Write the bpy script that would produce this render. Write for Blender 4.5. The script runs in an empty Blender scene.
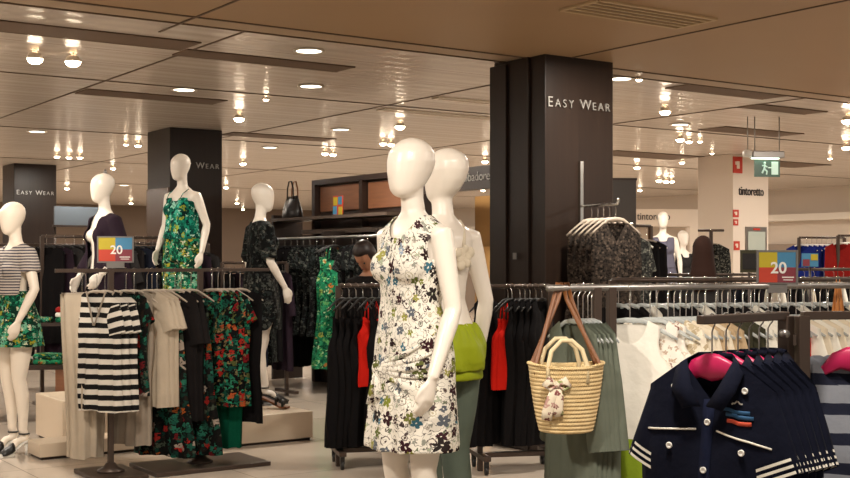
import bpy, bmesh, math, random
from math import sin, cos, pi, radians as R, sqrt, atan2
from mathutils import Vector, Matrix, noise
random.seed(7)
SC = bpy.context.scene
COL = SC.collection
F, CX, HY, CH = 1200.0, 425.0, 260.0, 1.45        # focal length in px, principal x, horizon row, camera height
ANG = R(34.5)
A = Vector((cos(ANG), sin(ANG), 0)); B = Vector((-sin(ANG), cos(ANG), 0))   # the shop's grid
CEIL = 3.0
V = Vector

def P(px, py, Z): return V(((px-CX)/F*Z, Z, CH-(py-HY)/F*Z))
def PZ(px, Z, z): return V(((px-CX)/F*Z, Z, z))
def onceil(px, py, z=CEIL):
    Z = (z-CH)*F/(HY-py); return V(((px-CX)/F*Z, Z, z))
def lin(c):
    c = c.lstrip('#'); o = []
    for i in (0, 2, 4):
        s = int(c[i:i+2], 16)/255
        o.append(s/12.92 if s <= .04045 else ((s+.055)/1.055)**2.4)
    return (o[0], o[1], o[2], 1)

# ---------------------------------------------------------------- mesh builder
class MB:
    def __init__(s): s.v = []; s.f = []; s.mi = []; s.uv = {}; s.sm = []
    def add(s, verts, faces, m=0, uv=None, smooth=True):
        o = len(s.v)
        s.v += [tuple(p) for p in verts]
        for i, f in enumerate(faces):
            s.f.append(tuple(k+o for k in f)); s.mi.append(m); s.sm.append(smooth)
        if uv:
            for i, q in enumerate(uv): s.uv[o+i] = q
        return s
    def box(s, c, size, rz=0, m=0, M=None):
        hx, hy, hz = size[0]/2, size[1]/2, size[2]/2
        vs = [V((x, y, z)) for x in (-hx, hx) for y in (-hy, hy) for z in (-hz, hz)]
        rot = Matrix.Rotation(rz, 3, 'Z') if M is None else M
        vs = [rot @ p + V(c) for p in vs]
        s.add(vs, [(0,1,3,2),(4,6,7,5),(0,4,5,1),(2,3,7,6),(0,2,6,4),(1,5,7,3)], m, smooth=False); return s
    def loft(s, rings, m=0, cap=True, closed=True, uv=None, smooth=True):
        n = len(rings[0]); vs = [p for r in rings for p in r]; fs = []
        for i in range(len(rings)-1):
            for j in range(n if closed else n-1):
                k = (j+1) % n
                fs.append((i*n+j, i*n+k, (i+1)*n+k, (i+1)*n+j))
        if cap and closed:
            fs.append(tuple(range(n))[::-1]); fs.append(tuple((len(rings)-1)*n+j for j in range(n)))
        s.add(vs, fs, m, uv, smooth); return s
    def tube(s, pts, rad, n=8, m=0, flat=1.0, ref=None, cap=True):
        pts = [V(p) for p in pts]
        if not isinstance(rad, (list, tuple)): rad = [rad]*len(pts)
        rings = []; up = None
        for i, p in enumerate(pts):
            t = (pts[min(i+1, len(pts)-1)]-pts[max(i-1, 0)]).normalized()
            if up is None:
                up = V(ref) if ref else (V((0,0,1)) if abs(t.z) < .9 else V((0,1,0)))
            a = up - t*up.dot(t)
            if a.length < 1e-5: a = t.orthogonal()
            a.normalize(); b = t.cross(a); up = a
            rings.append([p + a*(cos(2*pi*k/n)*rad[i]) + b*(sin(2*pi*k/n)*rad[i]*flat) for k in range(n)])
        return s.loft(rings, m, cap)
    def ell(s, rows, n=24, m=0, cap=True):                # rows: (z, cx, cy, rx, ry)
        return s.loft([[V((cx+rx*cos(2*pi*k/n), cy+ry*sin(2*pi*k/n), z)) for k in range(n)] for z, cx, cy, rx, ry in rows], m, cap)
    def lathe(s, prof, c=(0,0,0), n=20, m=0, cap=True):
        return s.loft([[V((c[0]+r*cos(2*pi*k/n), c[1]+r*sin(2*pi*k/n), c[2]+z)) for k in range(n)] for r, z in prof], m, cap)
    def ball(s, c, r, m=0, n=12, sc=(1,1,1)):
        rows = []
        for i in range(n//2+1):
            a = -pi/2+pi*i/(n//2)
            rows.append([V((c[0]+sc[0]*r*max(cos(a),.02)*cos(2*pi*k/n), c[1]+sc[1]*r*max(cos(a),.02)*sin(2*pi*k/n), c[2]+sc[2]*r*sin(a))) for k in range(n)])
        return s.loft(rows, m)
    def mesh(s, name, mats):
        me = bpy.data.meshes.new(name); me.from_pydata(s.v, [], s.f)
        for mt in (mats if isinstance(mats, (list, tuple)) else [mats]): me.materials.append(mt)
        for i, p in enumerate(me.polygons): p.material_index = s.mi[i]; p.use_smooth = s.sm[i]
        ul = me.uv_layers.new(name='UVMap')
        for l in me.loops:
            q = s.uv.get(l.vertex_index)
            if q is None: q = (s.v[l.vertex_index][0]+s.v[l.vertex_index][1], s.v[l.vertex_index][2])
            ul.data[l.index].uv = q
        bm = bmesh.new(); bm.from_mesh(me); bmesh.ops.recalc_face_normals(bm, faces=bm.faces); bm.to_mesh(me); bm.free()
        me.update(); return me
    def build(s, name, mats, parent=None, loc=(0,0,0), rz=0, bevel=0):
        me = s.mesh(name, mats); o = bpy.data.objects.new(name, me); COL.objects.link(o)
        o.location = loc; o.rotation_euler = (0, 0, rz)
        if parent: o.parent = parent
        if bevel:
            b = o.modifiers.new('bevel', 'BEVEL'); b.width = bevel; b.segments = 2; b.limit_method = 'ANGLE'
        return o

def tag(o, label, cat, group=None, kind=None):
    if label: o['label'] = label
    if cat: o['category'] = cat
    if group: o['group'] = group
    if kind: o['kind'] = kind
    return o
def thing(name, label, cat, loc=(0,0,0), rz=0, group=None):
    o = bpy.data.objects.new(name, None); COL.objects.link(o); o.location = loc; o.rotation_euler = (0,0,rz)
    o.empty_display_size = .1
    return tag(o, label, cat, group)
def struct(o): o['kind'] = 'structure'; return o
def put(name, me, loc=(0,0,0), rz=0, parent=None, scale=None):
    o = bpy.data.objects.new(name, me); COL.objects.link(o); o.location = loc; o.rotation_euler = (0,0,rz)
    if scale: o.scale = scale
    if parent: o.parent = parent
    return o
def baked(o):                                             # evaluate modifiers into plain mesh
    dg = bpy.context.evaluated_depsgraph_get(); dg.update()
    me = bpy.data.meshes.new_from_object(o.evaluated_get(dg)); return me
def remeshed(mb, vox, smooth=4, fac=.5):
    o = mb.build('tmp', [], None)
    m = o.modifiers.new('r', 'REMESH'); m.mode = 'VOXEL'; m.voxel_size = vox; m.use_smooth_shade = True
    if smooth:
        k = o.modifiers.new('s', 'SMOOTH'); k.iterations = smooth; k.factor = fac
    me = baked(o); old = o.data; bpy.data.objects.remove(o); bpy.data.meshes.remove(old)
    return me
def text(name, s, size, mat, parent=None, M=None, extrude=.004, align='CENTER', bold=0, sx=1):
    cu = bpy.data.curves.new(name, 'FONT'); cu.body = s; cu.size = size; cu.extrude = extrude; cu.align_x = align; cu.align_y = 'CENTER'
    cu.offset = bold-.0009
    o = bpy.data.objects.new(name, cu); COL.objects.link(o)
    me = baked(o); bpy.data.objects.remove(o); bpy.data.curves.remove(cu)
    if sx != 1: me.transform(Matrix.Diagonal((sx, 1, 1, 1)))
    me.materials.clear(); me.materials.append(mat)
    t = bpy.data.objects.new(name, me); COL.objects.link(t)
    if M is not None: t.matrix_world = M
    if parent: t.parent = parent
    return t
def face_M(loc, rz):                                      # text upright, its front towards local -Y turned by rz
    return Matrix.Translation(V(loc)) @ Matrix.Rotation(rz, 4, 'Z') @ Matrix.Rotation(pi/2, 4, 'X')
NTH = ['first','second','third','fourth','fifth','sixth','seventh','eighth','ninth','tenth','eleventh','twelfth','thirteenth','fourteenth','fifteenth','sixteenth','seventeenth','eighteenth','nineteenth','twentieth']

# ---------------------------------------------------------------- materials
class NT:
    def __init__(s, m): s.t = m.node_tree; s.n = s.t.nodes; s.l = s.t.links
    def sock(s, i, v):
        if isinstance(v, bpy.types.NodeSocket): s.l.new(v, i)
        elif v is not None: i.default_value = v
    def math(s, op, a, b=None, c=None):
        n = s.n.new('ShaderNodeMath'); n.operation = op
        for k, x in enumerate((a, b, c)):
            if x is not None: s.sock(n.inputs[k], x)
        return n.outputs[0]
    def vmath(s, op, a, b=None, out=0):
        n = s.n.new('ShaderNodeVectorMath'); n.operation = op
        s.sock(n.inputs[0], a)
        if b is not None: s.sock(n.inputs[1], b)
        return n.outputs[out]
    def mix(s, f, a, b):
        n = s.n.new('ShaderNodeMix'); n.data_type = 'RGBA'
        s.sock(n.inputs[0], f); s.sock(n.inputs[6], a); s.sock(n.inputs[7], b)
        return n.outputs[2]
    def ramp(s, f, cols, const=True):
        n = s.n.new('ShaderNodeValToRGB'); cr = n.color_ramp
        cr.interpolation = 'CONSTANT' if const else 'LINEAR'
        k = len(cols)
        while len(cr.elements) < k: cr.elements.new(1)
        for i, c in enumerate(cols):
            cr.elements[i].position = i/k if const else i/max(1, k-1); cr.elements[i].color = c
        s.sock(n.inputs[0], f); return n.outputs[0]
    def uv(s): return s.n.new('ShaderNodeTexCoord').outputs['UV']
    def comb(s, v):
        n = s.n.new('ShaderNodeCombineXYZ')
        for i in range(3): s.sock(n.inputs[i], v)
        return n.outputs[0]
    def obj(s): return s.n.new('ShaderNodeTexCoord').outputs['Object']
    def sep(s, v):
        n = s.n.new('ShaderNodeSeparateXYZ'); s.sock(n.inputs[0], v); return n.outputs
    def noise(s, v, scale, detail=3, rough=.5):
        n = s.n.new('ShaderNodeTexNoise'); s.sock(n.inputs['Vector'], v); n.inputs['Scale'].default_value = scale
        n.inputs['Detail'].default_value = detail; n.inputs['Roughness'].default_value = rough; return n.outputs[0]
    def bump(s, h, st, d=.01):
        n = s.n.new('ShaderNodeBump'); n.inputs['Strength'].default_value = st; n.inputs['Distance'].default_value = d
        s.sock(n.inputs['Height'], h); return n.outputs[0]
def mat(name, color='#808080', rough=.6, metal=0, spec=.5, emit=None, estr=0, sheen=0, coat=0, alpha=None, trans=0):
    m = bpy.data.materials.new(name); m.use_nodes = True
    b = m.node_tree.nodes['Principled BSDF']
    b.inputs['Base Color'].default_value = lin(color) if isinstance(color, str) else color
    b.inputs['Roughness'].default_value = rough; b.inputs['Metallic'].default_value = metal
    b.inputs['Specular IOR Level'].default_value = spec; b.inputs['Sheen Weight'].default_value = sheen
    b.inputs['Coat Weight'].default_value = coat; b.inputs['Transmission Weight'].default_value = trans
    if emit: b.inputs['Emission Color'].default_value = lin(emit); b.inputs['Emission Strength'].default_value = estr
    nt = NT(m); nt.b = b; m_nt[name] = nt
    return m
m_nt = {}
def cloth(name, color, rough=.9, var=.12, sheen=.0, weave=True):
    m = mat(name, color, rough, spec=.12, sheen=sheen); t = m_nt[name]
    nz = t.noise(t.obj(), 9, 3)
    c = lin(color); d = tuple(x*(1-var) for x in c[:3])+(1,); e = tuple(min(1, x*(1+var)) for x in c[:3])+(1,)
    t.sock(t.b.inputs['Base Color'], t.mix(nz, d, e))
    t.sock(t.b.inputs['Normal'], t.bump(t.noise(t.obj(), 14, 4), .35, .02))
    return m
def stripes(name, c1, c2, period, duty=.5, rough=.85, axis=1, thin=None):
    m = mat(name, c1, rough, spec=.25); t = m_nt[name]
    w = t.math('ADD', t.sep(t.uv())[axis], t.math('MULTIPLY', t.noise(t.obj(), 6), .012))
    fr = t.math('FRACT', t.math('DIVIDE', t.math('ADD', w, 10), period))
    t.sock(t.b.inputs['Base Color'], t.mix(t.math('LESS_THAN', fr, duty), lin(c1), lin(c2)))
    t.sock(t.b.inputs['Normal'], t.bump(t.noise(t.obj(), 14, 4), .3, .02))
    return m
def twotone(name, top, bottom, v, rough=.85):
    m = mat(name, top, rough, spec=.25); t = m_nt[name]
    t.sock(t.b.inputs['Base Color'], t.mix(t.math('LESS_THAN', t.sep(t.uv())[1], v), lin(top), lin(bottom)))
    t.sock(t.b.inputs['Normal'], t.bump(t.noise(t.obj(), 14, 4), .35, .02))
    return m
def flower_layer(t, uvs, scale, off, cols, size=.42, petals=5, density=.8, deep=.5, kind='flower', warp=.12):
    p = t.vmath('ADD', t.vmath('MULTIPLY', uvs, (scale, scale, 0)), (off, off*1.7, 0))
    wn = t.n.new('ShaderNodeTexNoise'); wn.inputs['Scale'].default_value = 1.7; wn.inputs['Detail'].default_value = 2; t.sock(wn.inputs['Vector'], p)
    wq = t.vmath('MULTIPLY', t.vmath('SUBTRACT', wn.outputs['Color'], (.5,.5,.5)), (warp*4, warp*4, 0)); pw = t.vmath('ADD', p, wq)
    n = t.n.new('ShaderNodeTexVoronoi'); n.voronoi_dimensions = '2D'; n.inputs['Scale'].default_value = 1; n.inputs['Randomness'].default_value = .8
    t.sock(n.inputs['Vector'], pw)
    d = t.vmath('SUBTRACT', pw, n.outputs['Position']); sx = t.sep(d)
    ln = n.outputs['Distance']; rgb = t.sep(n.outputs['Color'])
    if kind == 'ring':
        mask = t.math('LESS_THAN', t.math('ABSOLUTE', t.math('SUBTRACT', ln, t.math('MULTIPLY', rgb[2], size))), .035)
        mask = t.math('MAXIMUM', mask, t.math('LESS_THAN', ln, .1))
    else:
        ang = t.math('ADD', t.math('ARCTAN2', sx[1], sx[0]), t.math('MULTIPLY', rgb[1], 6.28))
        pet = t.math('ABSOLUTE', t.math('COSINE', t.math('MULTIPLY', ang, petals/2)))
        rr = t.math('MULTIPLY', t.math('ADD', t.math('MULTIPLY', pet, deep), 1-deep), t.math('MULTIPLY', t.math('ADD', t.math('MULTIPLY', rgb[2], .5), .5), size))
        mask = t.math('LESS_THAN', ln, rr)
        if kind == 'flower': mask = t.math('MULTIPLY', mask, t.math('GREATER_THAN', ln, size*.13))
    mask = t.math('MULTIPLY', mask, t.math('LESS_THAN', rgb[1], density))
    return mask, t.ramp(rgb[0], [lin(c) for c in cols])
def floral(name, base, layers, rough=.88, lines=None):
    m = mat(name, base, rough, spec=.12); t = m_nt[name]; oi = t.n.new('ShaderNodeObjectInfo'); u = t.vmath('ADD', t.uv(), t.vmath('MULTIPLY', (1.7,2.3,0), t.comb(oi.outputs['Random']))); col = lin(base)
    if lines:
        n = t.noise(u, lines[1], 2, .4)
        mk = t.math('LESS_THAN', t.math('ABSOLUTE', t.math('SUBTRACT', n, .5)), lines[2])
        col = t.mix(mk, col, lin(lines[0]))
    for i, L in enumerate(layers):
        mk, c = flower_layer(t, u, off=3.3*i+1, **L); col = t.mix(mk, col, c)
    t.sock(t.b.inputs['Base Color'], col)
    t.sock(t.b.inputs['Normal'], t.bump(t.noise(t.obj(), 12, 3), .3, .02))
    return m
# ---------------------------------------------------------------- palette
M = {}
M['mann'] = mat('mannequin_white', '#e0d6c9', .32, spec=.5, coat=.25)
M['mann_nude'] = mat('mannequin_warm_white', '#e9dccb', .35, spec=.5, coat=.2)
M['darkmetal'] = mat('dark_bronze_metal', '#3a302b', .45, .6)
M['rackmetal'] = mat('brown_rack_metal', '#4a3d35', .4, .5)
M['chrome'] = mat('chrome', '#c9c6c0', .18, 1)
M['greymetal'] = mat('grey_metal', '#8b8783', .35, .8)
M['clear'] = mat('clear_plastic', '#dfe4e2', .15, spec=.6, trans=.55)
M['whiteplastic'] = mat('white_plastic', '#e8e6e0', .3)
M['blackplastic'] = mat('black_plastic', '#151312', .4)
M['pink'] = mat('pink_plastic', '#b01e50', .4)
M['wood_h'] = mat('pale_hanger_wood', '#a89a8a', .5)
M['leather'] = mat('tan_leather', '#74441c', .5)
M['orange'] = mat('orange_leather', '#b8763a', .5)
M['black'] = cloth('black_cloth', '#100e0f'); M['black2'] = cloth('soft_black_cloth', '#191616'); M['plum'] = cloth('plum_black_cloth', '#241922')
M['char'] = cloth('charcoal_cloth', '#2a2828'); M['navydark'] = cloth('dark_blue_cloth', '#161a26')
M['beige'] = cloth('beige_cloth', '#b3a592'); M['grbeige'] = cloth('grey_beige_cloth', '#8f8375'); M['green'] = cloth('bottle_green_cloth', '#06503a')
M['red'] = cloth('red_cloth', '#c01d12'); M['white'] = cloth('white_cloth', '#ddd8cc'); M['cream'] = cloth('cream_cloth', '#d3c6b0')
M['tan'] = cloth('tan_cloth', '#b09878'); M['ggreen'] = cloth('grey_green_cloth', '#5f6458'); M['khaki'] = cloth('khaki_dark_cloth', '#3c3a2c')
M['navy'] = cloth('navy_polo_cloth', '#0c0f1e', .9, .1); M['navy2'] = cloth('mid_navy_cloth', '#11162b', .9, .1)
M['blue'] = cloth('blue_cloth', '#1b2a78'); M['redb'] = cloth('red_brown_cloth', '#8a1f1c'); M['lime'] = cloth('lime_satin', '#8f9a1e', .55)
M['sage'] = cloth('sage_grey_cloth', '#5a6358'); M['maroon'] = cloth('maroon_cloth', '#5a141c'); M['lilac'] = cloth('lilac_grey_cloth', '#5a5866')
M['stripe_bw'] = stripes('black_white_stripe', '#0c0a0b', '#cfc8bd', .068)
M['stripe_tee'] = stripes('fine_grey_stripe', '#4a4650', '#bdb3a8', .021, .5)
M['stripe_navy'] = stripes('navy_grey_stripe', '#14182a', '#7d8088', .085, .6)
M['stripe_cuff'] = stripes('navy_white_cuff', '#151a2e', '#d8d5cd', .017, .55)
M['limehem'] = twotone('white_dress_lime_hem', '#e2dcd0', '#7f9420', -.5)
GREENS = ['#0c4a36', '#147050', '#08301f', '#8f8a2a', '#2b8462', '#0d2c24', '#5a6a20']
LF = lambda sc, cols, size=.8, den=1, warp=.5, pet=3: dict(scale=sc, cols=cols, size=size, petals=pet, density=den, kind='leaf', warp=warp)
FL = lambda sc, cols, size=.45, den=.6, warp=.3: dict(scale=sc, cols=cols, size=size, petals=5, density=den, warp=warp)
M['floral_green'] = floral('green_print', '#0a2a1f', [LF(24, GREENS), LF(34, ['#1d7a58','#6f9a80','#0a3325'], .6, .6), FL(15, ['#1d7f5c','#9a8f2c','#0e4534','#6fa58a'], .5, .45), LF(46, ['#c9c8a8','#0a2a20','#2a8a68'], .5, .4)])
M['floral_green2'] = floral('bright_green_print', '#1a6a46', [LF(26, ['#2a8058','#0c4530','#5f9a5c','#1c6a4a','#0a3020'], .75, .9), FL(15, ['#a8642c','#3f9a72','#8f9040','#0c4a34'], .45, .45), LF(44, ['#b8d0a0','#0c3a28','#2a9a68'], .5, .4)])
M['floral_jump'] = floral('turquoise_print', '#0c4d40', [LF(22, ['#188068','#083a32','#48a890','#0a2424','#0f6450'], .85, .95), FL(11, ['#8f9a34','#1b7060','#88bca8','#102e2e'], .5, .5), LF(40, ['#a8d0bc','#062420','#1f8a70'], .5, .4)])
M['floral_dark'] = floral('dark_tropical_print', '#0b0d0b', [LF(28, ['#17443a','#23604e','#0f2e26','#3c4438','#1f1813','#12100f'], .7, .9), FL(16, ['#8a201c','#174a3c','#8f4a1e','#5c161a','#1d4a3c'], .45, .5), FL(9, ['#8f8276','#74191a','#16402f'], .34, .3)])
M['floral_black'] = floral('black_grey_print', '#080808', [LF(26, ['#2b3030','#1d2120','#3a3c38','#111312'], .6, .7), LF(42, ['#4c4c46','#18201d','#2a2a29'], .6, .45)])
M['floral_rose'] = floral('red_green_black_print', '#0b0d0b', [LF(24, ['#17604a','#104036','#2a7258','#0b2c22','#4a4f2a','#0c0c0c'], .72, .95), FL(13, ['#98241c','#a8502a','#174a3a','#701318','#9a3a34'], .5, .6), LF(40, ['#2f8a6a','#0a0a0a','#7a6a48'], .55, .45)])
M['floral_main'] = floral('white_flower_print', '#dcd6ca', [
    dict(scale=21, cols=['#8c8478', '#4a3a38', '#b0a890', '#6a6a60'], size=.42, density=.9, kind='ring', warp=.1),
    dict(scale=32, cols=['#8a8a80', '#4c4040', '#6a705a', '#3a3030', '#9aa08a'], size=.4, petals=3, density=.45, kind='leaf', warp=.25),
    dict(scale=17, cols=['#3a2226', '#757a2c', '#5b6068', '#2a1c1c', '#5a622c', '#3a6474', '#8f8c48'], size=.43, petals=5, density=.6, warp=.12),
    dict(scale=10.5, cols=['#33191e', '#6d7038', '#2a2422', '#8290a0', '#585c30'], size=.36, petals=5, density=.42, deep=.6, warp=.12)], lines=('#4a423c', 38, .011))
M['brownprint'] = floral('taupe_snake_print', '#332c27', [LF(60, ['#1b1816', '#453b33', '#120f0e', '#5a4e44'], .7, .9)])
M['greyprint'] = floral('grey_fleck_print', '#2c2c2a', [LF(64, ['#171716', '#5a5a52', '#75746a', '#100f0f'], .7, .8)])
M['rosewhite'] = floral('white_rose_print', '#e0dacf', [FL(22, ['#7d2b33','#a08070','#b8a08a','#8a5a50'], .38, .45), LF(40, ['#b09a88','#8a6a60','#c8b8a4'], .5, .4)])
M['lace'] = floral('cream_lace_print', '#d9cfbc', [LF(34, ['#b8a88c','#e8e2d4','#a8987c'], .6, .9, .3, 5)])

# ---------------------------------------------------------------- figures
def arm_pose(s, elbow=(.225,.025,1.13), wrist=(.235,-.045,.90), wide=(0,-1,0), curl=None, hand=None):
    return dict(e=V((s*elbow[0], elbow[1], elbow[2])), w=V((s*wrist[0], wrist[1], wrist[2])), wide=V(wide),
                curl=V(curl) if curl else V((-s,0,0)), hand=V(hand).normalized() if hand else None)
TORSO = [(.83,0,.005,.075,.07),(.87,0,.01,.15,.1),(.93,0,.012,.172,.118),(1.0,0,.008,.164,.11),(1.07,0,0,.138,.093),(1.14,0,-.005,.119,.083),(1.21,0,-.005,.126,.088),
         (1.29,0,-.003,.14,.098),(1.36,0,.003,.15,.094),(1.41,0,.008,.158,.082),(1.445,0,.01,.14,.066),(1.475,0,.01,.09,.054),(1.50,0,.008,.058,.05)]
def shift(p, h): return V((p[0], p[1], p[2]+h))
def body(arms=None, heel=.0, turn=0, tilt=0, vox=.008, hs=1.0, hback=0, face=False, lean=0, step=0):
    mb = MB(); h = heel
    mb.ell([(z+h, cx, cy, rx, ry) for z, cx, cy, rx, ry in TORSO])
    for s in (-1, 1): mb.ball((s*.068, -.066, 1.285+h), .06, n=14)
    mb.tube([(0,.012,1.42+h),(0,.008,1.50+h),(0,0,1.56+h),(0,-.005,1.62+h)], [.06,.049,.046,.05], 16)
    rot = Matrix.Rotation(turn, 3, 'Z') @ Matrix.Rotation(tilt, 3, 'X')
    hd = [(0,.016,.018,-.056),(.04,.034,.036,-.052),(.12,.049,.058,-.042),(.25,.06,.079,-.026),(.42,.071,.094,-.013),(.6,.077,.1,-.004),(.76,.074,.095,0),(.88,.058,.074,.002),(.96,.036,.045,.003),(1,.012,.014,.003)]
    piv = V((0,0,1.60+h)); rings = []
    for f, rx, ry, cy in hd:
        rings.append([piv + rot @ V((rx*hs*cos(2*pi*k/24), cy+hback+ry*hs*sin(2*pi*k/24), f*.24-.04)) for k in range(24)])
    mb.loft(rings)
    if face:
        mb.loft([[piv + rot @ V((wx*cos(2*pi*k/8), -.095-dy+.01*sin(2*pi*k/8), zz)) for k in range(8)] for zz, wx, dy in ((.085,.006,-.004),(.06,.009,.006),(.045,.013,.014),(.035,.012,.004))])
        for s in (-1,1): mb.loft([[piv + rot @ V((s*.074+.008*cos(2*pi*k/8), .005+.016*sin(2*pi*k/8), zz)) for k in range(8)] for zz in (.04,.06,.085)])
    arms = arms or {}
    for s in (-1, 1):
        a = arms.get(s) or arm_pose(s)
        up = V((0,0,h)); sh = V((s*.158,.012,1.405))+up; e = a['e']+up; w = a['w']+up
        mb.tube([sh+V((-s*.05,0,.012)), sh, sh.lerp(e,.2), sh.lerp(e,.55), e, e.lerp(w,.22), e.lerp(w,.6), w], [.045,.052,.047,.041,.035,.037,.031,.0235], 14)
        d = a['hand'] or (w-e).normalized(); wd = a['wide']-d*a['wide'].dot(d); wd.normalize(); cu = a['curl']-d*a['curl'].dot(d); cu.normalize()
        k0 = w+d*.085
        mb.tube([w-d*.02, w+d*.02, w+d*.055, k0, k0+d*.008], [.024,.029,.037,.037,.03], 12, flat=.42, ref=wd)
        for i, (o, L) in enumerate(((.0285,.066),(.0095,.078),(-.0095,.073),(-.028,.057))):
            b0 = w+d*.075+wd*o; b1 = b0+d*(L*.45)+cu*.004; b2 = b1+d*(L*.36)+cu*.014; b3 = b2+d*(L*.25)+cu*.018
            mb.tube([b0, b0+d*.015, b1, b2, b3], [.0095,.0095,.009,.008,.006], 8)
        t0 = w+d*.025+wd*.022; mb.tube([t0, t0+d*.03+wd*.022+cu*.006, t0+d*.055+wd*.026+cu*.014, t0+d*.078+wd*.02+cu*.018], [.013,.0115,.0095,.007], 8)
        st = step*s
        mb.tube([(s*.08,.01,.92+h),(s*.088,.005,.82+h),(s*.09,-.003,.68+h),(s*.085,-.012-st*.3,.53+h),(s*.083,-.014-st*.4,.475+h),(s*.083,.012-st*.3,.36+h),(s*.08,.02,.22+h),(s*.078,.02+st*.3,.10+h)], [.07,.09,.078,.058,.051,.051,.039,.031], 16)
        y0 = st*.3
        mb.tube([(s*.078,.02+y0,.11+h),(s*.078,.04+y0,.05+h),(s*.078,.03+y0,.032+h)], [.03,.031,.026], 10)
        mb.tube([(s*.078,.035+y0,.035+h),(s*.08,-.03+y0,.045+h*.75),(s*.084,-.10+y0,.024+.01),(s*.085,-.155+y0,.022)], [.03,.031,.034,.022], 10, flat=.8, ref=(1,0,0))
    return remeshed(mb, vox, 4)
def wear(name, m, rows, tubes=(), balls=(), keep=None, disp=None, vox=.0095, parent=None, h=0, thick=.003, smooth=4, usc=.17):
    mb = MB(); mb.ell([(z+h, cx, cy, rx, ry) for z, cx, cy, rx, ry in rows], 28)
    for pts, rad in tubes: mb.tube([shift(p, h) for p in pts], rad, 14)
    for c, r in balls: mb.ball(shift(c, h), r, n=14)
    me = remeshed(mb, vox, smooth)
    bm = bmesh.new(); bm.from_mesh(me)
    if disp:
        bm.normal_update()
        for v in bm.verts: v.co += v.normal*disp(v.co.x, v.co.y, v.co.z-h)
    if keep:
        dl = [f for f in bm.faces if not keep(*(lambda c: (c.x, c.y, c.z-h))(f.calc_center_median()))]
        bmesh.ops.delete(bm, geom=dl, context='FACES')
        for it in range(8):
            mv = {}
            for v in bm.verts:
                nb = [e.other_vert(v).co for e in v.link_edges if e.is_boundary]
                if len(nb) == 2: mv[v] = v.co*.5+(nb[0]+nb[1])*.25
            for v, c in mv.items(): v.co = c
    ul = bm.loops.layers.uv.new('UVMap')
    for f in bm.faces:
        f.smooth = True
        us = [atan2(l.vert.co.x, -l.vert.co.y) for l in f.loops]
        if max(us)-min(us) > 3: us = [u+2*pi if u < 0 else u for u in us]
        for l, u in zip(f.loops, us): l[ul].uv = (u*usc, l.vert.co.z-h)
    bm.to_mesh(me); bm.free(); me.materials.clear(); me.materials.append(m)
    o = put(name, me, parent=parent)
    s = o.modifiers.new('thickness', 'SOLIDIFY'); s.thickness = thick; s.offset = 1
    return o
def infl(rows, d, z0=None, z1=None): return [(z, cx, cy, rx+d, ry+d) for z, cx, cy, rx, ry in rows if (z0 is None or z >= z0) and (z1 is None or z <= z1)]
def sleeve_tube(s, a, frac, r0=.06, r1=.055):
    sh = V((s*.158,.012,1.405)); e = a['e']; w = a['w']
    pts = [sh+V((-s*.05,0,.0)), sh]; rad = [r0, r0]
    k = min(frac, 1); pts += [sh.lerp(e, k*.5), sh.lerp(e, k)]; rad += [(r0+r1)/2+.002, r1]
    if frac > 1: pts.append(e.lerp(w, frac-1)); rad.append(r1)
    return pts, rad
BUST = [((s*.068, -.068, 1.285), .068) for s in (-1, 1)]

# ---------------------------------------------------------------- hanging clothes
def garment(L, prof, m, neck='scoop', nw=.085, nd=.09, nb=.02, slope=.5, depth=.05, folds=4, amp=.01, sleeve=None, seed=0, rows=18, cols=20, drop=.0, twist=0):
    """Clothes on a hanger: origin at the hanger's crossing, front towards -Y. prof: half widths [(v, hw), ...]"""
    rnd = random.Random(seed); mb = MB(); ph = [rnd.uniform(0, 6.28) for _ in range(6)]
    def hw(v):
        for (a, x), (b, y) in zip(prof, prof[1:]):
            if v <= b: k = (v-a)/(b-a); k = k*k*(3-2*k); return x+(y-x)*k
        return prof[-1][1]
    h0 = hw(0)
    def zt(x, fr):
        ax = abs(x); base = -.005-max(0, ax-nw)*slope-drop
        if neck == 'cami': return -.15-.02*cos(x/h0*3.1)-(.0 if fr else .02)
        if neck == 'skirt': return -.06
        if ax < nw:
            q = ax/nw; dd = nd if fr else nb
            base -= dd*((1-q) if neck == 'v' else sqrt(max(0, 1-q*q)))
        return base
    def surf(s, v, fr):
        x0 = s*h0; z0 = zt(x0, fr); z = z0+(-L-z0)*v
        w = hw(v); x = s*w+amp*.6*v*sin(3*v+ph[0])+twist*v*s*0
        d = (.010+(depth-.010)*min(1, v*3.2))*sqrt(max(0, 1-s*s*.96))
        f = amp*min(1, v*1.8)*(sin(pi*folds*s+ph[1]+v*1.5)+.5*sin(pi*folds*1.9*s+ph[2]-v*2))
        y = (-d if fr else d)+f*(.9 if abs(s) < .98 else .3)
        z += .006*sin(5*s+ph[3])*v
        return V((x, y, z))
    N = cols; rings = []; uvs = []
    for i in range(rows+1):
        v = i/rows; v = v**1.15
        ring = []
        for j in range(N+1):
            s = -1+2*j/N; p = surf(s, v, True); ring.append(p); uvs.append((p.x, p.z))
        for j in range(N-1, 0, -1):
            s = -1+2*j/N; p = surf(s, v, False); ring.append(p); uvs.append((p.x+.41, p.z))
        rings.append(ring)
    mb.loft(rings, 0, cap=False, uv=uvs)
    if neck == 'cami':
        for sx in (-1, 1):
            mb.tube([(sx*.075,-.016,-.155),(sx*.07,-.012,-.08),(sx*.06,0,-.03),(sx*.07,.012,-.08),(sx*.075,.016,-.155)], .0045, 6)
    if sleeve: mb2 = mb; sleeve_geo(mb, h0, zt(h0, True), sleeve, depth, ph)
    garment.surf = surf; garment.h0 = h0; garment.zt = zt
    return mb
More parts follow.
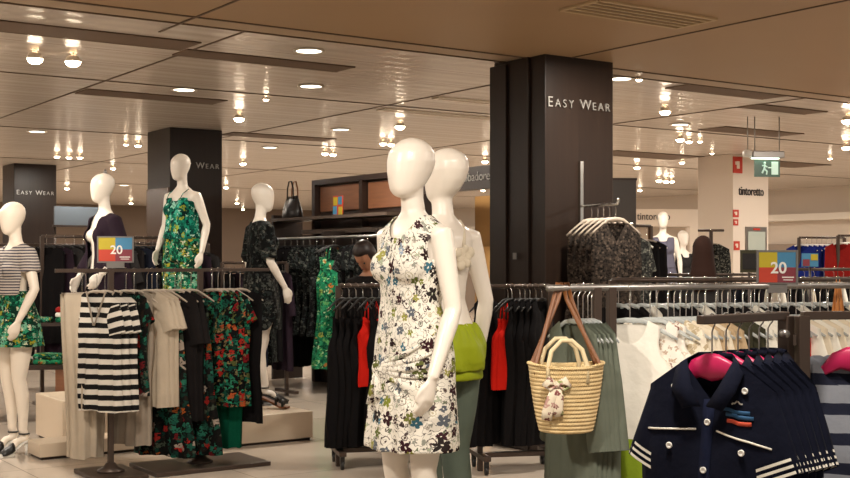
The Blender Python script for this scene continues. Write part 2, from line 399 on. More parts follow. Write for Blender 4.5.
def sleeve_geo(mb, h0, z0, sl, depth, ph, sides=(-1, 1), m=0):
    ln, r0, r1, ang = sl
    for s in sides:
        d = V((s*sin(ang), 0, -cos(ang))); wd = V((s*cos(ang), 0, sin(ang)))
        c0 = V((s*(h0-.012), 0, z0-.004)) + d*.01 - wd*r0*.9
        rings = []; uv = []
        for i in range(6):
            k = i/5; c = c0+d*ln*k; r = r0+(r1-r0)*k
            ring = []
            for q in range(14):
                t = 2*pi*q/14
                p = c+wd*(r*cos(t))+V((0, (.011+(depth*.72-.011)*min(1, k*2+.15))*sin(t), 0))+V((0, .004*sin(3*t+ph[4])*k, 0))
                ring.append(p); uv.append((p.x, -ln*k))
            rings.append(ring)
        mb.loft(rings, m, cap=False, uv=uv)
PR = {}                                                   # prototype name -> list of (part name, mesh, [sub parts])
def proto(key, mb_or_me, m=None, parts=()):
    me = mb_or_me if isinstance(mb_or_me, bpy.types.Mesh) else mb_or_me.mesh(key, m)
    PR[key] = (me, list(parts))
SH = lambda a, b, c, d=None: [(0, a), (.16, b*.97), (.3, b), (.55, c), (1, d or c)]
def tank(a, b, c, d): return [(0, a), (.1, a*.93), (.22, b), (.45, c), (1, d)]
# front left rail
gm = garment(.8, SH(.2,.215,.215,.235), 0, 'v', .085, .24, slope=.6, amp=.016, sleeve=(.19,.085,.08,.26), seed=1)
nb_ = MB(); nb_.tube([V((x, -.010-.022*(1-abs(x)/.085), garment.zt(x, True)+.002)) for x in (-.084,-.06,-.04,-.02,-.004,.004,.02,.04,.06,.084)], .006, 6)
proto('striped_top', gm, M['stripe_bw'], [('neckline_band', nb_.mesh('band', M['grbeige']), [])])
proto('beige_trousers', garment(1.16, [(0,.15),(1,.115)], 0, 'skirt', amp=.014, folds=3, seed=2), M['beige'])
proto('beige_dress', garment(1.05, SH(.16,.17,.15,.16), 0, 'scoop', amp=.014, seed=3), M['grbeige'])
proto('beige_tee', garment(.79, SH(.19,.19,.19,.2), 0, 'scoop', amp=.014, sleeve=(.2,.08,.075,.35), seed=4), M['beige'])
proto('dark_floral_top', garment(.7, SH(.18,.2,.19,.21), 0, 'scoop', amp=.012, sleeve=(.15,.08,.07,.5), seed=5), M['floral_dark'])
proto('dark_floral_trousers', garment(1.14, [(0,.15),(.5,.2),(1,.27)], 0, 'skirt', amp=.018, folds=4, seed=6), M['floral_dark'])
proto('rose_floral_tunic', garment(.82, SH(.19,.21,.2,.225), 0, 'scoop', amp=.012, sleeve=(.16,.08,.075,.5), seed=7), M['floral_rose'])
proto('green_trousers', garment(1.13, [(0,.13),(1,.1)], 0, 'skirt', amp=.01, folds=3, seed=8), M['green'])
proto('black_shirt', garment(.9, SH(.19,.2,.19,.2), 0, 'scoop', amp=.014, sleeve=(.3,.075,.06,.25), seed=9), M['black2'])
# darks
for i, (mm, L, sl) in enumerate((('black', .95, None), ('plum', 1.05, (.4,.07,.05,.2)), ('char', .9, (.3,.075,.06,.3)), ('black2', 1.15, None), ('navydark', 1.0, (.35,.07,.055,.2)), ('floral_black', .95, (.2,.08,.07,.4)))):
    proto('dark%d' % i, garment(L, SH(.19,.2,.18,.2), 0, 'scoop', amp=.013, sleeve=sl, seed=20+i, rows=12, cols=14), M[mm])
proto('long_black_dress', garment(1.38, SH(.19,.2,.19,.26), 0, 'scoop', amp=.02, folds=5, seed=30), M['black'])
proto('black_floral_dress', garment(1.0, SH(.19,.2,.19,.23), 0, 'scoop', amp=.016, folds=4, sleeve=(.2,.08,.08,.4), seed=31), M['floral_black'])
proto('green_floral_dress', garment(1.34, tank(.15,.19,.18,.24), 0, 'cami', amp=.016, folds=4, seed=32), M['floral_green2'])
proto('black_cami_dress', garment(1.03, tank(.13,.17,.16,.21), 0, 'cami', amp=.02, folds=5, seed=33), M['black'])
proto('red_camisole', garment(.62, tank(.13,.17,.165,.19), 0, 'cami', amp=.012, folds=3, seed=34), M['red'])
proto('black_dress', garment(1.0, tank(.15,.19,.17,.22), 0, 'scoop', amp=.02, folds=5, seed=35), M['black'])
proto('brown_print_dress', garment(.85, SH(.19,.2,.19,.22), 0, 'v', .08, .15, slope=.8, drop=.02, amp=.012, seed=36), M['brownprint'])
proto('grey_print_blouse', garment(.8, SH(.18,.19,.18,.2), 0, 'scoop', amp=.012, sleeve=(.2,.08,.07,.3), seed=37), M['greyprint'])
# right rails
proto('grey_green_blouse', garment(.95, SH(.18,.19,.185,.21), 0, 'scoop', amp=.016, folds=4, sleeve=(.45,.075,.055,.2), seed=38), M['ggreen'])
proto('white_lime_dress', garment(.95, tank(.13,.19,.16,.23), 0, 'scoop', .075, .1, amp=.008, folds=2, seed=39), M['limehem'])
proto('rose_white_blouse', garment(.7, tank(.14,.18,.18,.2), 0, 'scoop', amp=.012, seed=40), M['rosewhite'])
proto('lace_blouse', garment(.6, SH(.17,.19,.185,.2), 0, 'scoop', amp=.012, sleeve=(.12,.08,.07,.4), seed=41), M['lace'])
proto('cream_blouse', garment(.65, SH(.18,.19,.18,.2), 0, 'scoop', amp=.014, sleeve=(.18,.08,.07,.35), seed=42), M['cream'])
proto('tan_blouse', garment(.7, SH(.18,.19,.18,.2), 0, 'scoop', amp=.014, sleeve=(.18,.08,.07,.35), seed=43), M['tan'])
proto('white_blouse', garment(.65, SH(.18,.2,.19,.2), 0, 'scoop', amp=.014, sleeve=(.2,.08,.07,.35), seed=44), M['white'])
proto('khaki_top', garment(.7, SH(.17,.18,.18,.19), 0, 'scoop', amp=.012, seed=45), M['khaki'])
proto('red_top', garment(.65, SH(.17,.18,.18,.19), 0, 'scoop', amp=.012, seed=46), M['red'])
proto('navy_striped_top', garment(.7, SH(.19,.21,.205,.215), 0, 'scoop', .1, .1, amp=.01, folds=3, seed=47), M['stripe_navy'])
proto('blue_top', garment(.9, SH(.19,.2,.19,.2), 0, 'scoop', amp=.014, seed=48, rows=10, cols=12), M['blue'])
proto('red_brown_top', garment(.9, SH(.19,.2,.19,.2), 0, 'scoop', amp=.014, seed=49, rows=10, cols=12), M['redb'])
proto('print_jacket', garment(.75, SH(.2,.22,.2,.21), 0, 'v', .07, .3, amp=.012, sleeve=(.5,.075,.055,.15), seed=50), M['greyprint'])
# polo with its parts
mb = garment(.72, SH(.185,.21,.205,.22), 0, 'v', .08, .1, slope=.68, amp=.006, folds=2, depth=.045, seed=51)
sf = garment.surf; h0 = garment.h0; z0 = garment.zt(h0, True)
def fr(x, z):                                             # point on the polo's front at x and depth z
    lo, hi = 0, 1
    for _ in range(24):
        mid = (lo+hi)/2
        w = [b for b in (sf(-1, mid, True).x, sf(1, mid, True).x)]; s = -1+2*(x-w[0])/(w[1]-w[0]); p = sf(max(-1, min(1, s)), mid, True)
        if p.z > z: lo = mid
        else: hi = mid
    return p
PM = lambda mbx, m: mbx.mesh('part', m)
parts = []
for s in (-1, 1):
    k = MB(); sleeve_geo(k, h0, z0, (.2,.095,.085,.4), .04, [1,2,3,4,5,6], (s,))
    c = MB(); ang = .4; d = V((s*sin(ang),0,-cos(ang))); wd = V((s*cos(ang),0,sin(ang))); c0 = V((s*(h0-.012),0,z0-.004))+d*.01-wd*.0855
    for off in (.0, .017, .034):                          # three white bands round the cuff
        c.loft([[c0+d*(.198-off-t)+wd*((.086)*cos(2*pi*q/18))+V((0,.031*sin(2*pi*q/18),0)) for q in range(18)] for t in (0,.0075)], cap=False)
    parts.append(('sleeve', PM(k, M['navy']), [('cuff_bands', PM(c, M['white']))]))
k = MB()                                                  # collar: a stand and two turned leaves
for s in (-1, 1):
    pts = [V((s*.008,-.052,-.118)), V((s*.042,-.042,-.062)), V((s*.068,-.014,.002)), V((s*.05,.02,.018)), V((0,.03,.02))]
    out = [V((s*.058,-.062,-.128)), V((s*.092,-.056,-.078)), V((s*.1,-.02,-.03)), V((s*.075,.036,-.024)), V((0,.046,-.02))]
    rows_ = []
    for a, b in zip(pts, out): rows_.append([a+V((0,0,.0)), a.lerp(b,.5)+V((0,-.005,.004)), b, b+V((0,.004,-.002)), a.lerp(b,.5)+V((0,0,.0)), a+V((0,.004,-.004))])
    k.loft(rows_)
parts.append(('collar', PM(k, M['navy']), []))
k = MB(); pl = [fr(.0, -.10-.06*i) for i in range(10)]
k.loft([[p+V((-.016,-.001,0)), p+V((-.016,-.006,0)), p+V((.016,-.006,0)), p+V((.016,-.001,0))] for p in pl]); parts.append(('placket', PM(k, M['navy2']), []))
for x, z in ((0,-.165),(0,-.29),(0,-.42),(-.1,-.075),(.105,-.075),(-.105,-.235),(.105,-.235)):
    k = MB(); p = fr(x, z)+V((0,-.008,0)); k.loft([[p+V((r*cos(2*pi*q/12), y, r*sin(2*pi*q/12))) for q in range(12)] for r, y in ((.0085,.004),(.009,-.001),(.006,-.002),(.005,.0),(.001,.0))])
    parts.append(('button', PM(k, M['whiteplastic']), []))
for s in (-1, 1):
    k = MB(); k.tube([fr(s*x, -.185-.03*(x-.03)/.15*(1.2 if s > 0 else .4))+V((0,-.004,0)) for x in (.03,.06,.09,.12,.15,.18)], .0028, 6); parts.append(('chest_piping', PM(k, M['white']), []))
EMB = {}
for nm, col, segs in (('blue', '#1c4a70', [(.045,-.125,.12,-.135),(.055,-.138,.13,-.148)]), ('orange', '#b8442a', [(.06,-.155,.125,-.163)]), ('white', '#b8b4ac', [(.07,-.112,.085,-.104),(.085,-.104,.1,-.112)])):
    k = MB()
    for x0, z0_, x1, z1 in segs:
        k.tube([fr(x0+(x1-x0)*i/4, z0_+(z1-z0_)*i/4+.002*sin(i*2))+V((0,-.003,0)) for i in range(5)], .0055 if nm != 'white' else .002, 6, flat=.4, ref=(0,0,1))
    parts.append(('embroidery', PM(k, mat('thread_'+nm, col, .8)), []))
proto('navy_polo', mb, M['navy'], parts)

# ---------------------------------------------------------------- hangers: origin where the garment's neck crosses, hook top at +.105
def hook_pts(h=.105, r=.02):
    pts = [V((0,0,0)), V((0,0,h-2*r-.01))]
    for i in range(10):
        a = -pi/2+.4+(pi*1.45)*i/9; pts.append(V((r*cos(a), 0, h-r+r*sin(a))))
    return pts
def hanger_proto(key, m, flat=.5, rad=.012, wide=.2, hookm='chrome', h=.105, drop=.078, bar=False, z0=.006, rr=None):
    k = MB(); pts = [V((x*wide, 0, -z0-drop*max(0,abs(x)-.25)**1.05/.75)) for x in (-1,-.8,-.55,-.3,-.1,0,.1,.3,.55,.8,1)]
    k.tube(pts, rr or [rad*.6, rad*.9, rad, rad, rad*1.2, rad*1.3, rad*1.2, rad, rad, rad*.9, rad*.6], 8, flat=flat, ref=(0,0,1))
    if bar: k.tube([(-wide*.9,0,-.004-drop*.9), (wide*.9,0,-.004-drop*.9)], rad*.5, 6)
    hk = MB(); hk.tube([V((0,0,-z0))]+[V((0, p.x, p.z)) for p in hook_pts(h)], .0022, 6)
    proto(key, k, M[m], [('hook', hk.mesh('hook', M[hookm]), [])])
hanger_proto('clear', 'clear', .35, .009, h=.15)
hanger_proto('whiteh', 'whiteplastic', .4, .009)
hanger_proto('wood', 'wood_h', .5, .008, h=.15)
hanger_proto('clip', 'wood_h', .5, .006, .14, drop=0, z0=.056)
hanger_proto('thick', 'wood_h', .5, .013, .2, drop=.12, h=.12)
hanger_proto('blackh', 'blackplastic', .4, .009)
hanger_proto('pinkh', 'pink', .3, .03, .16, 'greymetal', .125, z0=.02, drop=.105, rr=[.006,.008,.012,.026,.036,.038,.036,.026,.012,.008,.006])
HK = {'pinkh': .125, 'clear': .15, 'wood': .15, 'thick': .12}
def spawn(key, name, loc, rz, label, cat, group=None, tilt=0):
    me, parts = PR[key]; r = tag(put(name, me, loc, rz), label, cat, group)
    if tilt: r.rotation_euler = (0, tilt, rz)
    for pn, pm_, subs in parts:
        p = put(pn, pm_, parent=r)
        for sn, sm in subs: put(sn, sm, parent=p)
    return r
def hang(p, yaw, g, gname, glabel, gcat, hk='clear', hlabel=None, ggroup=None, hgroup=None, rail=.012, tilt=0, hname='clothes_hanger'):
    """p: point on the rail's axis; the hook rides on the rail's top"""
    z = p[2]+rail+.003-(HK.get(hk, .105)); loc = (p[0], p[1], z)
    if hlabel: spawn(hk, hname, loc, yaw, hlabel, 'hanger', hgroup, tilt)
    return spawn(g, gname, loc, yaw, glabel, gcat, ggroup, tilt)
# ================================================================= SETTING
def gridpt(a, b, z=0): q = A*a+B*b; return V((q.x, q.y, z))
def coords(p): p = V((p[0], p[1], 0)); return p.dot(A), p.dot(B)
# floor: large polished beige tiles
m = mat('floor_tiles', '#c2b3a3', .16, spec=.5); t = m_nt['floor_tiles']
o_ = t.obj(); br = t.n.new('ShaderNodeTexBrick'); t.sock(br.inputs['Vector'], o_); br.offset = 0
br.inputs['Scale'].default_value = 1; br.inputs['Brick Width'].default_value = 1.2; br.inputs['Row Height'].default_value = 1.2; br.inputs['Mortar Size'].default_value = .004
br.inputs['Color1'].default_value = lin('#c8baaa'); br.inputs['Color2'].default_value = lin('#bfb1a1'); br.inputs['Mortar'].default_value = lin('#8a7d70')
nz = t.noise(o_, 1.6, 6, .6)
t.sock(t.b.inputs['Base Color'], t.mix(t.math('MULTIPLY', nz, .35), br.outputs[0], lin('#d0c3b4')))
t.sock(t.b.inputs['Roughness'], t.math('ADD', t.math('MULTIPLY', nz, .12), .1))
k = MB().box((4, 16, -.05), (60, 50, .1)); struct(k.build('floor', m, rz=ANG))
# ceiling: metal strip panels beyond the lip, smooth boards before it
m = mat('ceiling_strips', '#d6cbc0', .24, .0, spec=.75); t = m_nt['ceiling_strips']
y = t.sep(t.obj())[1]; x = t.sep(t.obj())[0]
wv = t.math('SINE', t.math('MULTIPLY', y, 2*pi/.2))
ms = t.n.new('ShaderNodeMapping'); ms.inputs['Scale'].default_value = (.35, 3.5, 1); t.sock(ms.inputs[0], t.obj())
big = t.noise(ms.outputs[0], 1.6, 3)
t.sock(t.b.inputs['Normal'], t.bump(t.math('ADD', t.math('MULTIPLY', wv, .5), t.math('MULTIPLY', big, 1.2)), .3, .01))
fr_ = t.math('FRACT', t.math('DIVIDE', t.math('ADD', y, 100), .6))
t.sock(t.b.inputs['Base Color'], t.mix(t.math('LESS_THAN', fr_, .02), t.mix(big, lin('#cbbfb3'), lin('#d8cdc2')), lin('#93867a')))
struct(MB().box((4, 7.05+15, CEIL+.1), (60, 30, .2)).build('ceiling', m, rz=ANG))
m = mat('ceiling_boards', '#b3946a', .5); t = m_nt['ceiling_boards']
t.sock(t.b.inputs['Base Color'], t.mix(t.noise(t.obj(), .8, 3), lin('#96795a'), lin('#a38665')))
struct(MB().box((4, 7.05-5, CEIL+.085), (60, 10, .2)).build('ceiling', m, rz=ANG))
M['seam'] = mat('ceiling_seam', '#5c4a3a', .7); M['slot'] = mat('ceiling_slot', '#6a5646', .75); M['lip'] = mat('ceiling_lip', '#a38c72', .5)
struct(MB().box((4, 7.06, CEIL-.012), (60, .02, .02)).build('trim_1', M['seam'], rz=ANG))
struct(MB().box((4, 7.2, CEIL-.006), (60, .22, .012)).build('trim_2', M['lip'], rz=ANG))
struct(MB().box((4, 7.36, CEIL-.006), (60, .018, .012)).build('trim_3', M['seam'], rz=ANG))
def strip(name, p0, p1, w, m, z=CEIL, th=.008):
    d = p1-p0; c = (p0+p1)/2; c.z = z-th/2
    return MB().box((0,0,0), (d.length, w, th)).build(name, m, loc=c, rz=atan2(d.y, d.x))
def bline(px, py, l0, l1, z=CEIL):                        # a seam along B through a ceiling point
    c = onceil(px, py, z); return c+B*l0, c+B*l1
for i, (px, py, l0, l1, z) in enumerate(((100,82.5,-3.4,14,CEIL), (390,104.5,-2.6,12,CEIL), (722,26,-4,1.6,CEIL-.015), (216,8.5,-1.5,.9,CEIL-.015), (700,112,-1.6,14,CEIL))):
    p0, p1 = bline(px, py, l0, l1, z); struct(strip('trim_%d' % (i+4), p0, p1, .016, M['seam'], z, .006))
for i, b_ in enumerate((10.1, 14.2, 18.5, 23.5)):
    struct(MB().box((4, b_, CEIL-.004), (60, .018, .006)).build('trim_%d' % (i+10), M['seam'], rz=ANG))
# dark slots in the ceiling
SL = [((-60,20),(200,45.5),.26,'long dark ceiling slot nearest the camera at upper left'), ((178,53.5),(355,67.5),.2,'dark ceiling slot right of the long seam at upper left'), ((80,92),(226,101),.24,'dark ceiling slot in front of the second pillar'),
      ((665,88),(792,95),.22,'dark ceiling slot right of the big pillar, nearest of three there'), ((740,106.5),(826,111.5),.2,'dark ceiling slot at right, middle one of three'), ((704,129),(800,134),.3,'dark ceiling slot in front of the green exit sign'),
      ((722,161),(822,165.5),.5,'dark ceiling slot beyond the exit sign'), ((230,133),(330,140),.25,'dark ceiling slot right of the second pillar, above the black floral mannequin'), ((602,152),(690,158),.45,'dark ceiling slot seen just right of the big pillar')]
for (x0,y0),(x1,y1),w,lb in SL:
    c = onceil((x0+x1)/2, (y0+y1)/2); q0 = onceil(x0, y0); q1 = onceil(x1, y1); L = (q1-q0).dot(A)
    r = thing('ceiling_slot', lb, 'ceiling slot', (c.x, c.y, CEIL), ANG, 'dark slots in the ceiling')
    w *= 1.45; MB().box((0,0,-.004), (abs(L), w, .008)).build('recess', M['slot'], r)
    for s in (-1,1): MB().box((0,s*(w/2-.006),-.005), (abs(L), .012, .01)).build('edge_rail', M['slot'], r)
def grille(x0,y0,x1,y1,w,n,lb,z,mt,tilt=0):
    c = onceil((x0+x1)/2,(y0+y1)/2,z); L = abs((onceil(x1,y1,z)-onceil(x0,y0,z)).dot(A))
    r = thing('air_grille', lb, 'vent', (c.x,c.y,z), ANG, 'ceiling air grilles')
    MB().box((0,0,-.002),(L,w,.004)).build('back_plate', M['slot'], r)
    f = MB(); f.box((0,-w/2,-.008),(L,.03,.014)); f.box((0,w/2,-.008),(L,.03,.014)); f.box((-L/2,0,-.008),(.03,w,.014)); f.box((L/2,0,-.008),(.03,w,.014)); f.build('frame', mt, r)
    for i in range(n):
        if tilt: MB().box((-L/2+L*(i+.5)/n,0,-.008),(L/n*.5,w*.85,.01)).build('slat', mt, r)
        else: MB().box((0,-w/2+w*(i+1)/(n+1),-.008),(L,.02,.012)).build('slat', mt, r)
M['grille'] = mat('grille_paint', '#b59c78', .5); M['grille2'] = mat('grille_metal', '#d8cbb8', .3, .4)
grille(566,8,714,19,.34,4,'ceiling air grille with long slats above the big pillar',CEIL-.015,M['grille'])
grille(383,109,494,118,.16,28,'pale ceiling grille with cross bars left of the big pillar',CEIL,M['grille2'],1)
grille(438,97,500,103,.12,16,'short pale cross-barred ceiling grille touching the big pillar, nearer one',CEIL,M['grille2'],1)
# lamps in the ceiling
M['lamp'] = mat('lamp_glow', '#fff2dc', .3, emit='#ffe9cc', estr=26); M['lampdim'] = mat('lamp_glow_soft', '#fff2dc', .3, emit='#f4f0e0', estr=5); M['housing'] = mat('lamp_housing', '#d2c8ba', .35, .2)
DL = [((184,89),'beside the dark slot at upper left'),((309,50),'above the dark slot left of the main mannequin'),((311,85.5),'left of the main mannequin, smaller'),((37,131),'at far left over the striped T-shirt mannequin'),((341,129),'just left of the main mannequin\'s head'),((620,78),'touching the right side of the big pillar'),((680,124),'between the big pillar and the exit sign'),((124,185),'far at left beyond the cardigan mannequin'),((270,147),'above the black floral mannequin, far back')]
for (px,py),w in DL:
    p = onceil(px,py); r = thing('ceiling_downlight', 'round recessed ceiling downlight '+w, 'ceiling light', p, 0, 'round downlights')
    rr = .095
    MB().lathe([(rr,.0),(rr+.025,-.004),(rr+.025,-.012),(rr,-.012)],cap=False).build('trim_ring', M['housing'], r)
    MB().lathe([(.001,-.004),(rr,-.004),(rr,-.008),(.001,-.008)]).build('diffuser', M['lampdim'], r)
SP = [(35,58,1.25),(73,61,1.25),(239,118,1.2),(266,99,.6),(400,126,1.2),(383,143,1),(391,144,1),(325,153,1),(333,154,1),(243,163,1.1),(57,156,.9),(69,157,.9),(80,157,.9),(138,145,.9),(126,144,.7),(67,188,1.1),(113,168,.9),(131,203,1.1),(140,209,1),
      (226,187,1.1),(237,203,1.1),(243,209,1),(223,212,1),(485,161,1.1),(483,190,1),(639,79,.6),(665,111,1.2),(680,139,1.1),(689,141,.9),(700,141,.7),(637,167,1.1),(659,180,1.2),(666,181,1.2),(672,181,1),(682,162,.9),(848,120,1.4),(846,147,1.2),(640,190,1),(712,153,.6),(830,158,.7)]
for i,(px,py,sc) in enumerate(SP):
    zl = CEIL-.05*sc; p = onceil(px,py,zl); s = sc*.72
    wh = 'at left' if px < 200 else 'left of the main mannequin' if px < 420 else 'by the big pillar' if px < 700 else 'at far right'
    ro = sum(1 for q in SP[:i] if (q[0]<200)==(px<200) and (200<=q[0]<420)==(200<=px<420) and (420<=q[0]<700)==(420<=px<700) and (q[0]>=700)==(px>=700))
    r = thing('ceiling_spotlight', 'small round ceiling spotlight %s, lit, at pixel-height rank %d' % (wh, ro), 'spotlight', (p.x,p.y,zl), random.uniform(0,6), 'ceiling spotlights')
    MB().tube([(0,0,.05*sc),(0,0,.02)], .02*s, 8).build('stem', M['housing'], r)
    MB().lathe([(.03*s,.045*s),(.05*s,.035*s),(.064*s,.0),(.068*s,-.008)],cap=False).build('housing', M['housing'], r)
    MB().lathe([(.001,.002),(.062*s,.002),(.056*s,-.03*s),(.034*s,-.045*s),(.001,-.05*s)]).build('lamp', M['lamp'], r)
    r['_px'] = (px,py)
sl_ = [o for o in COL.objects if o.name.startswith('ceiling_spotlight')]
regs = {}
for o in sl_:
    px,py = o['_px']; del o['_px']
    nm = ('over the mannequins at left' if px < 160 else 'between the second pillar and the main mannequin' if px < 345 else 'above the main mannequin' if px < 420 else 'just left of the big pillar' if px < 500 else 'right of the big pillar' if px < 705 else 'at the right edge of the store')
    regs.setdefault(nm, []).append((py,px,o))
for nm, L in regs.items():
    L.sort(key=lambda q:(q[0],q[1]))
    for i,(py,px,o) in enumerate(L): o['label'] = '%s highest lit ceiling spotlight in the photo %s' % (NTH[i], nm)

# pillars
M['pillar'] = mat('dark_pillar_cladding', '#241914', .36, spec=.3); t = m_nt['dark_pillar_cladding']
mp = t.n.new('ShaderNodeMapping'); mp.inputs['Scale'].default_value = (14, 14, .6); t.sock(mp.inputs[0], t.obj())
t.sock(t.b.inputs['Base Color'], t.mix(t.noise(mp.outputs[0], 2, 4), lin('#1d1410'), lin('#2c2019')))
M['letter'] = mat('silver_letters', '#a8a49e', .4, .5)
M['pillar_b'] = mat('brown_pillar_panel', '#5a4232', .25, spec=.5)
def smallcaps(parent, L, z, y, mt, cap):
    # EASY WEAR in small capitals; x runs along the face
    xs = 0
    for ch, big in (('E',1),('A',0),('S',0),('Y',0),(' ',0),('W',1),('E',0),('A',0),('R',0)):
        if ch == ' ': xs += cap*.62; continue
        s = cap*(1.36 if big else 1.06); w = {'W':1.0,'E':.62,'A':.76,'S':.6,'Y':.72,'R':.68}[ch]*s*.92
        o = text('letter', ch, s, mt, parent, None, .006)
        o.matrix_basis = Matrix.Translation(V((L+xs+w/2, y, z+(.04*s if big else 0)))) @ Matrix.Rotation(pi/2,4,'X'); xs += w+cap*.16
    return xs
def pillar(pxc, Z, lb, Lf, Ls, steps=False, body='pillar', side=None):
    c = PZ(pxc, Z, 0); ctr = c+A*(Lf/2)+B*(Ls/2)
    r = thing('pillar', lb, 'pillar', (ctr.x,ctr.y,0), ANG)
    MB().box((0,0,CEIL/2),(Lf,Ls,CEIL-.004)).build('column_body', M[body], r, bevel=.006)
    if steps:
        MB().box((-Lf/2-.0,.06,CEIL/2),(.05,Ls-.22,CEIL-.03)).build('side_panel', M[body], r, bevel=.004)
        MB().box((-Lf/2-.02,.2,CEIL/2-.01),(.06,Ls-.42,CEIL-.06)).build('side_panel', M[body], r, bevel=.004)
        MB().box((-Lf/2+.005,Ls/2-.03,CEIL/2-.02),(.05,.08,CEIL-.09)).build('corner_post', M['darkmetal'], r, bevel=.004)
        MB().box((Lf/2+.0,0,CEIL/2-.01),(.03,Ls-.1,CEIL-.05)).build('side_panel', M[body], r)
    if side: MB().box((-Lf/2-.008,0,1.15),(.016,Ls-.03,2.3)).build('side_panel', M[side], r)
    MB().box((0,0,.05),(Lf+.02,Ls+.02,.1)).build('plinth_band', M['darkmetal'], r)
    return r
p1 = pillar(545, 8.94, 'big dark brown pillar with pale EASY WEAR lettering right of the main mannequin', .69, .62, True)
smallcaps(p1, -.345+.01, 2.625, -.318, M['letter'], .082)
MB().box((-.345-.055,-.02,1.48),(.012,.035,.05)).build('wall_socket', M['greymetal'], p1)
p2 = pillar(170, 13.98, 'dark pillar with EASY WEAR lettering behind the green jumpsuit mannequin', .66, .7, side='pillar_b')
smallcaps(p2, -.33+.01, 2.56, -.358, M['letter'], .078)
p3 = pillar(14, 19.2, 'distant dark pillar with EASY WEAR lettering at far left', .68, .66)
smallcaps(p3, -.34+.03, 2.53, -.338, M['letter'], .078)
M['whitewall'] = mat('white_wall_paint', '#d8cabb', .6); M['darkletter'] = mat('dark_letters', '#2b2320', .5); M['signred'] = mat('red_sign', '#b5301e', .5)
p4 = pillar(733, 17.5, 'white pillar with dark lower-case lettering and red safety signs at right', .78, .68, body='whitewall')
l_ = text('letter', 'tintoretto', .185, M['darkletter'], p4, None, .006, bold=.002, sx=.74); l_.matrix_basis = Matrix.Translation(V((0,-.348,2.46))) @ Matrix.Rotation(pi/2,4,'X')
for x,z,w,h in ((-.3,2.84,.2,.24),(-.34,2.13,.12,.11),(-.34,2.0,.1,.09),(-.32,1.66,.12,.13)):
    k = MB(); k.box((x,-.348,z),(w,.012,h)); s_ = k.build('safety_sign', M['signred'], p4)
    k = MB(); k.box((x+.02*w,-.356,z),(w*.3,.004,h*.45)); k.box((x-.22*w,-.356,z+.1*h),(w*.16,.004,h*.2)); k.build('pictogram', M['whitewall'], s_)
fr2 = MB(); fr2.box((.1,-.35,1.68),(.46,.02,.52)); f_ = fr2.build('notice_board', M['greymetal'], p4)
MB().box((.1,-.362,1.66),(.38,.008,.42)).build('notice_sheet', mat('notice_paper','#a9b0a6',.5), f_)
MB().box((.1,-.362,1.905),(.14,.008,.03)).build('header_strip', M['signred'], f_)

# far walls
m = mat('dark_far_wall', '#6b5a4c', .7)
struct(MB().box((0,33,1.5),(70,.2,3)).build('wall_back', m, rz=ANG))
struct(MB().box((21.5,15,1.5),(.2,40,3)).build('wall_right', M['whitewall'], rz=ANG))
struct(MB().box((21.25,15,2.36),(.5,40,.14)).build('trim_20', mat('painted_cove_light','#e6dccf',.5), rz=ANG))  # lit cove on the bulkhead, its brightness put into paler paint
struct(MB().box((21.34,15,.9),(.1,40,1.8)).build('trim_21', mat('beige_wall_band','#9a8878',.6), rz=ANG))
# white partition with lettering far at right
c = PZ(616, 23.5, 0)
r = thing('partition_wall', 'far white partition with dark lettering behind the two small mannequins', 'partition', c, R(10))
MB().box((.95,0,2.28),(2.1,.12,.34)).build('header', M['whitewall'], r)
MB().box((-.02,0,1.05),(.18,.12,2.12)).build('jamb', M['whitewall'], r); MB().box((1.75,0,1.05),(.5,.12,2.12)).build('jamb', M['whitewall'], r)
MB().box((.8,.3,1.05),(1.5,.05,2.1)).build('back_panel', mat('beige_panel','#a39483',.5), r)
l_ = text('letter', 'tintoretto', .2, M['darkletter'], r, None, .006, bold=.001, sx=.85); l_.matrix_basis = Matrix.Translation(V((.75,-.068,2.3))) @ Matrix.Rotation(pi/2,4,'X')
# dark display panel right of the big pillar
c = PZ(612, 10.4, 0); r = thing('room_divider', 'plain dark divider panel standing just right of the big pillar', 'divider', c, R(8))
MB().box((.1,0,1.075),(.22,.05,2.15)).build('board', mat('dark_grey_panel','#3a322c',.5), r, bevel=.004); MB().box((.1,0,2.15),(.23,.06,.02)).build('top_rail', M['darkmetal'], r); MB().box((.1,0,.03),(.26,.3,.06)).build('foot', M['darkmetal'], r)

# wall unit (wood panels, shelves) running along B, then the fitting-room portal
M['wood'] = mat('reddish_wood', '#5a3521', .35); t = m_nt['reddish_wood']; mp = t.n.new('ShaderNodeMapping'); mp.inputs['Scale'].default_value = (1.2,1.2,14); t.sock(mp.inputs[0], t.obj())
t.sock(t.b.inputs['Base Color'], t.mix(t.noise(mp.outputs[0],2.5,5), lin('#6b4530'), lin('#8f5f42')))
M['darkwood'] = mat('dark_wood', '#2b1b13', .4); M['shelf'] = mat('dark_shelf', '#4a3c32', .4)
W0 = PZ(305, 14.25, 0); WA = atan2(-B.y, -B.x)            # local x runs towards the camera, the face is local +Y? (checked below)
wu = thing('wall_unit', 'tall wooden wall unit with shelves and a clothes rail behind the main mannequin', 'wall unit', W0, WA)
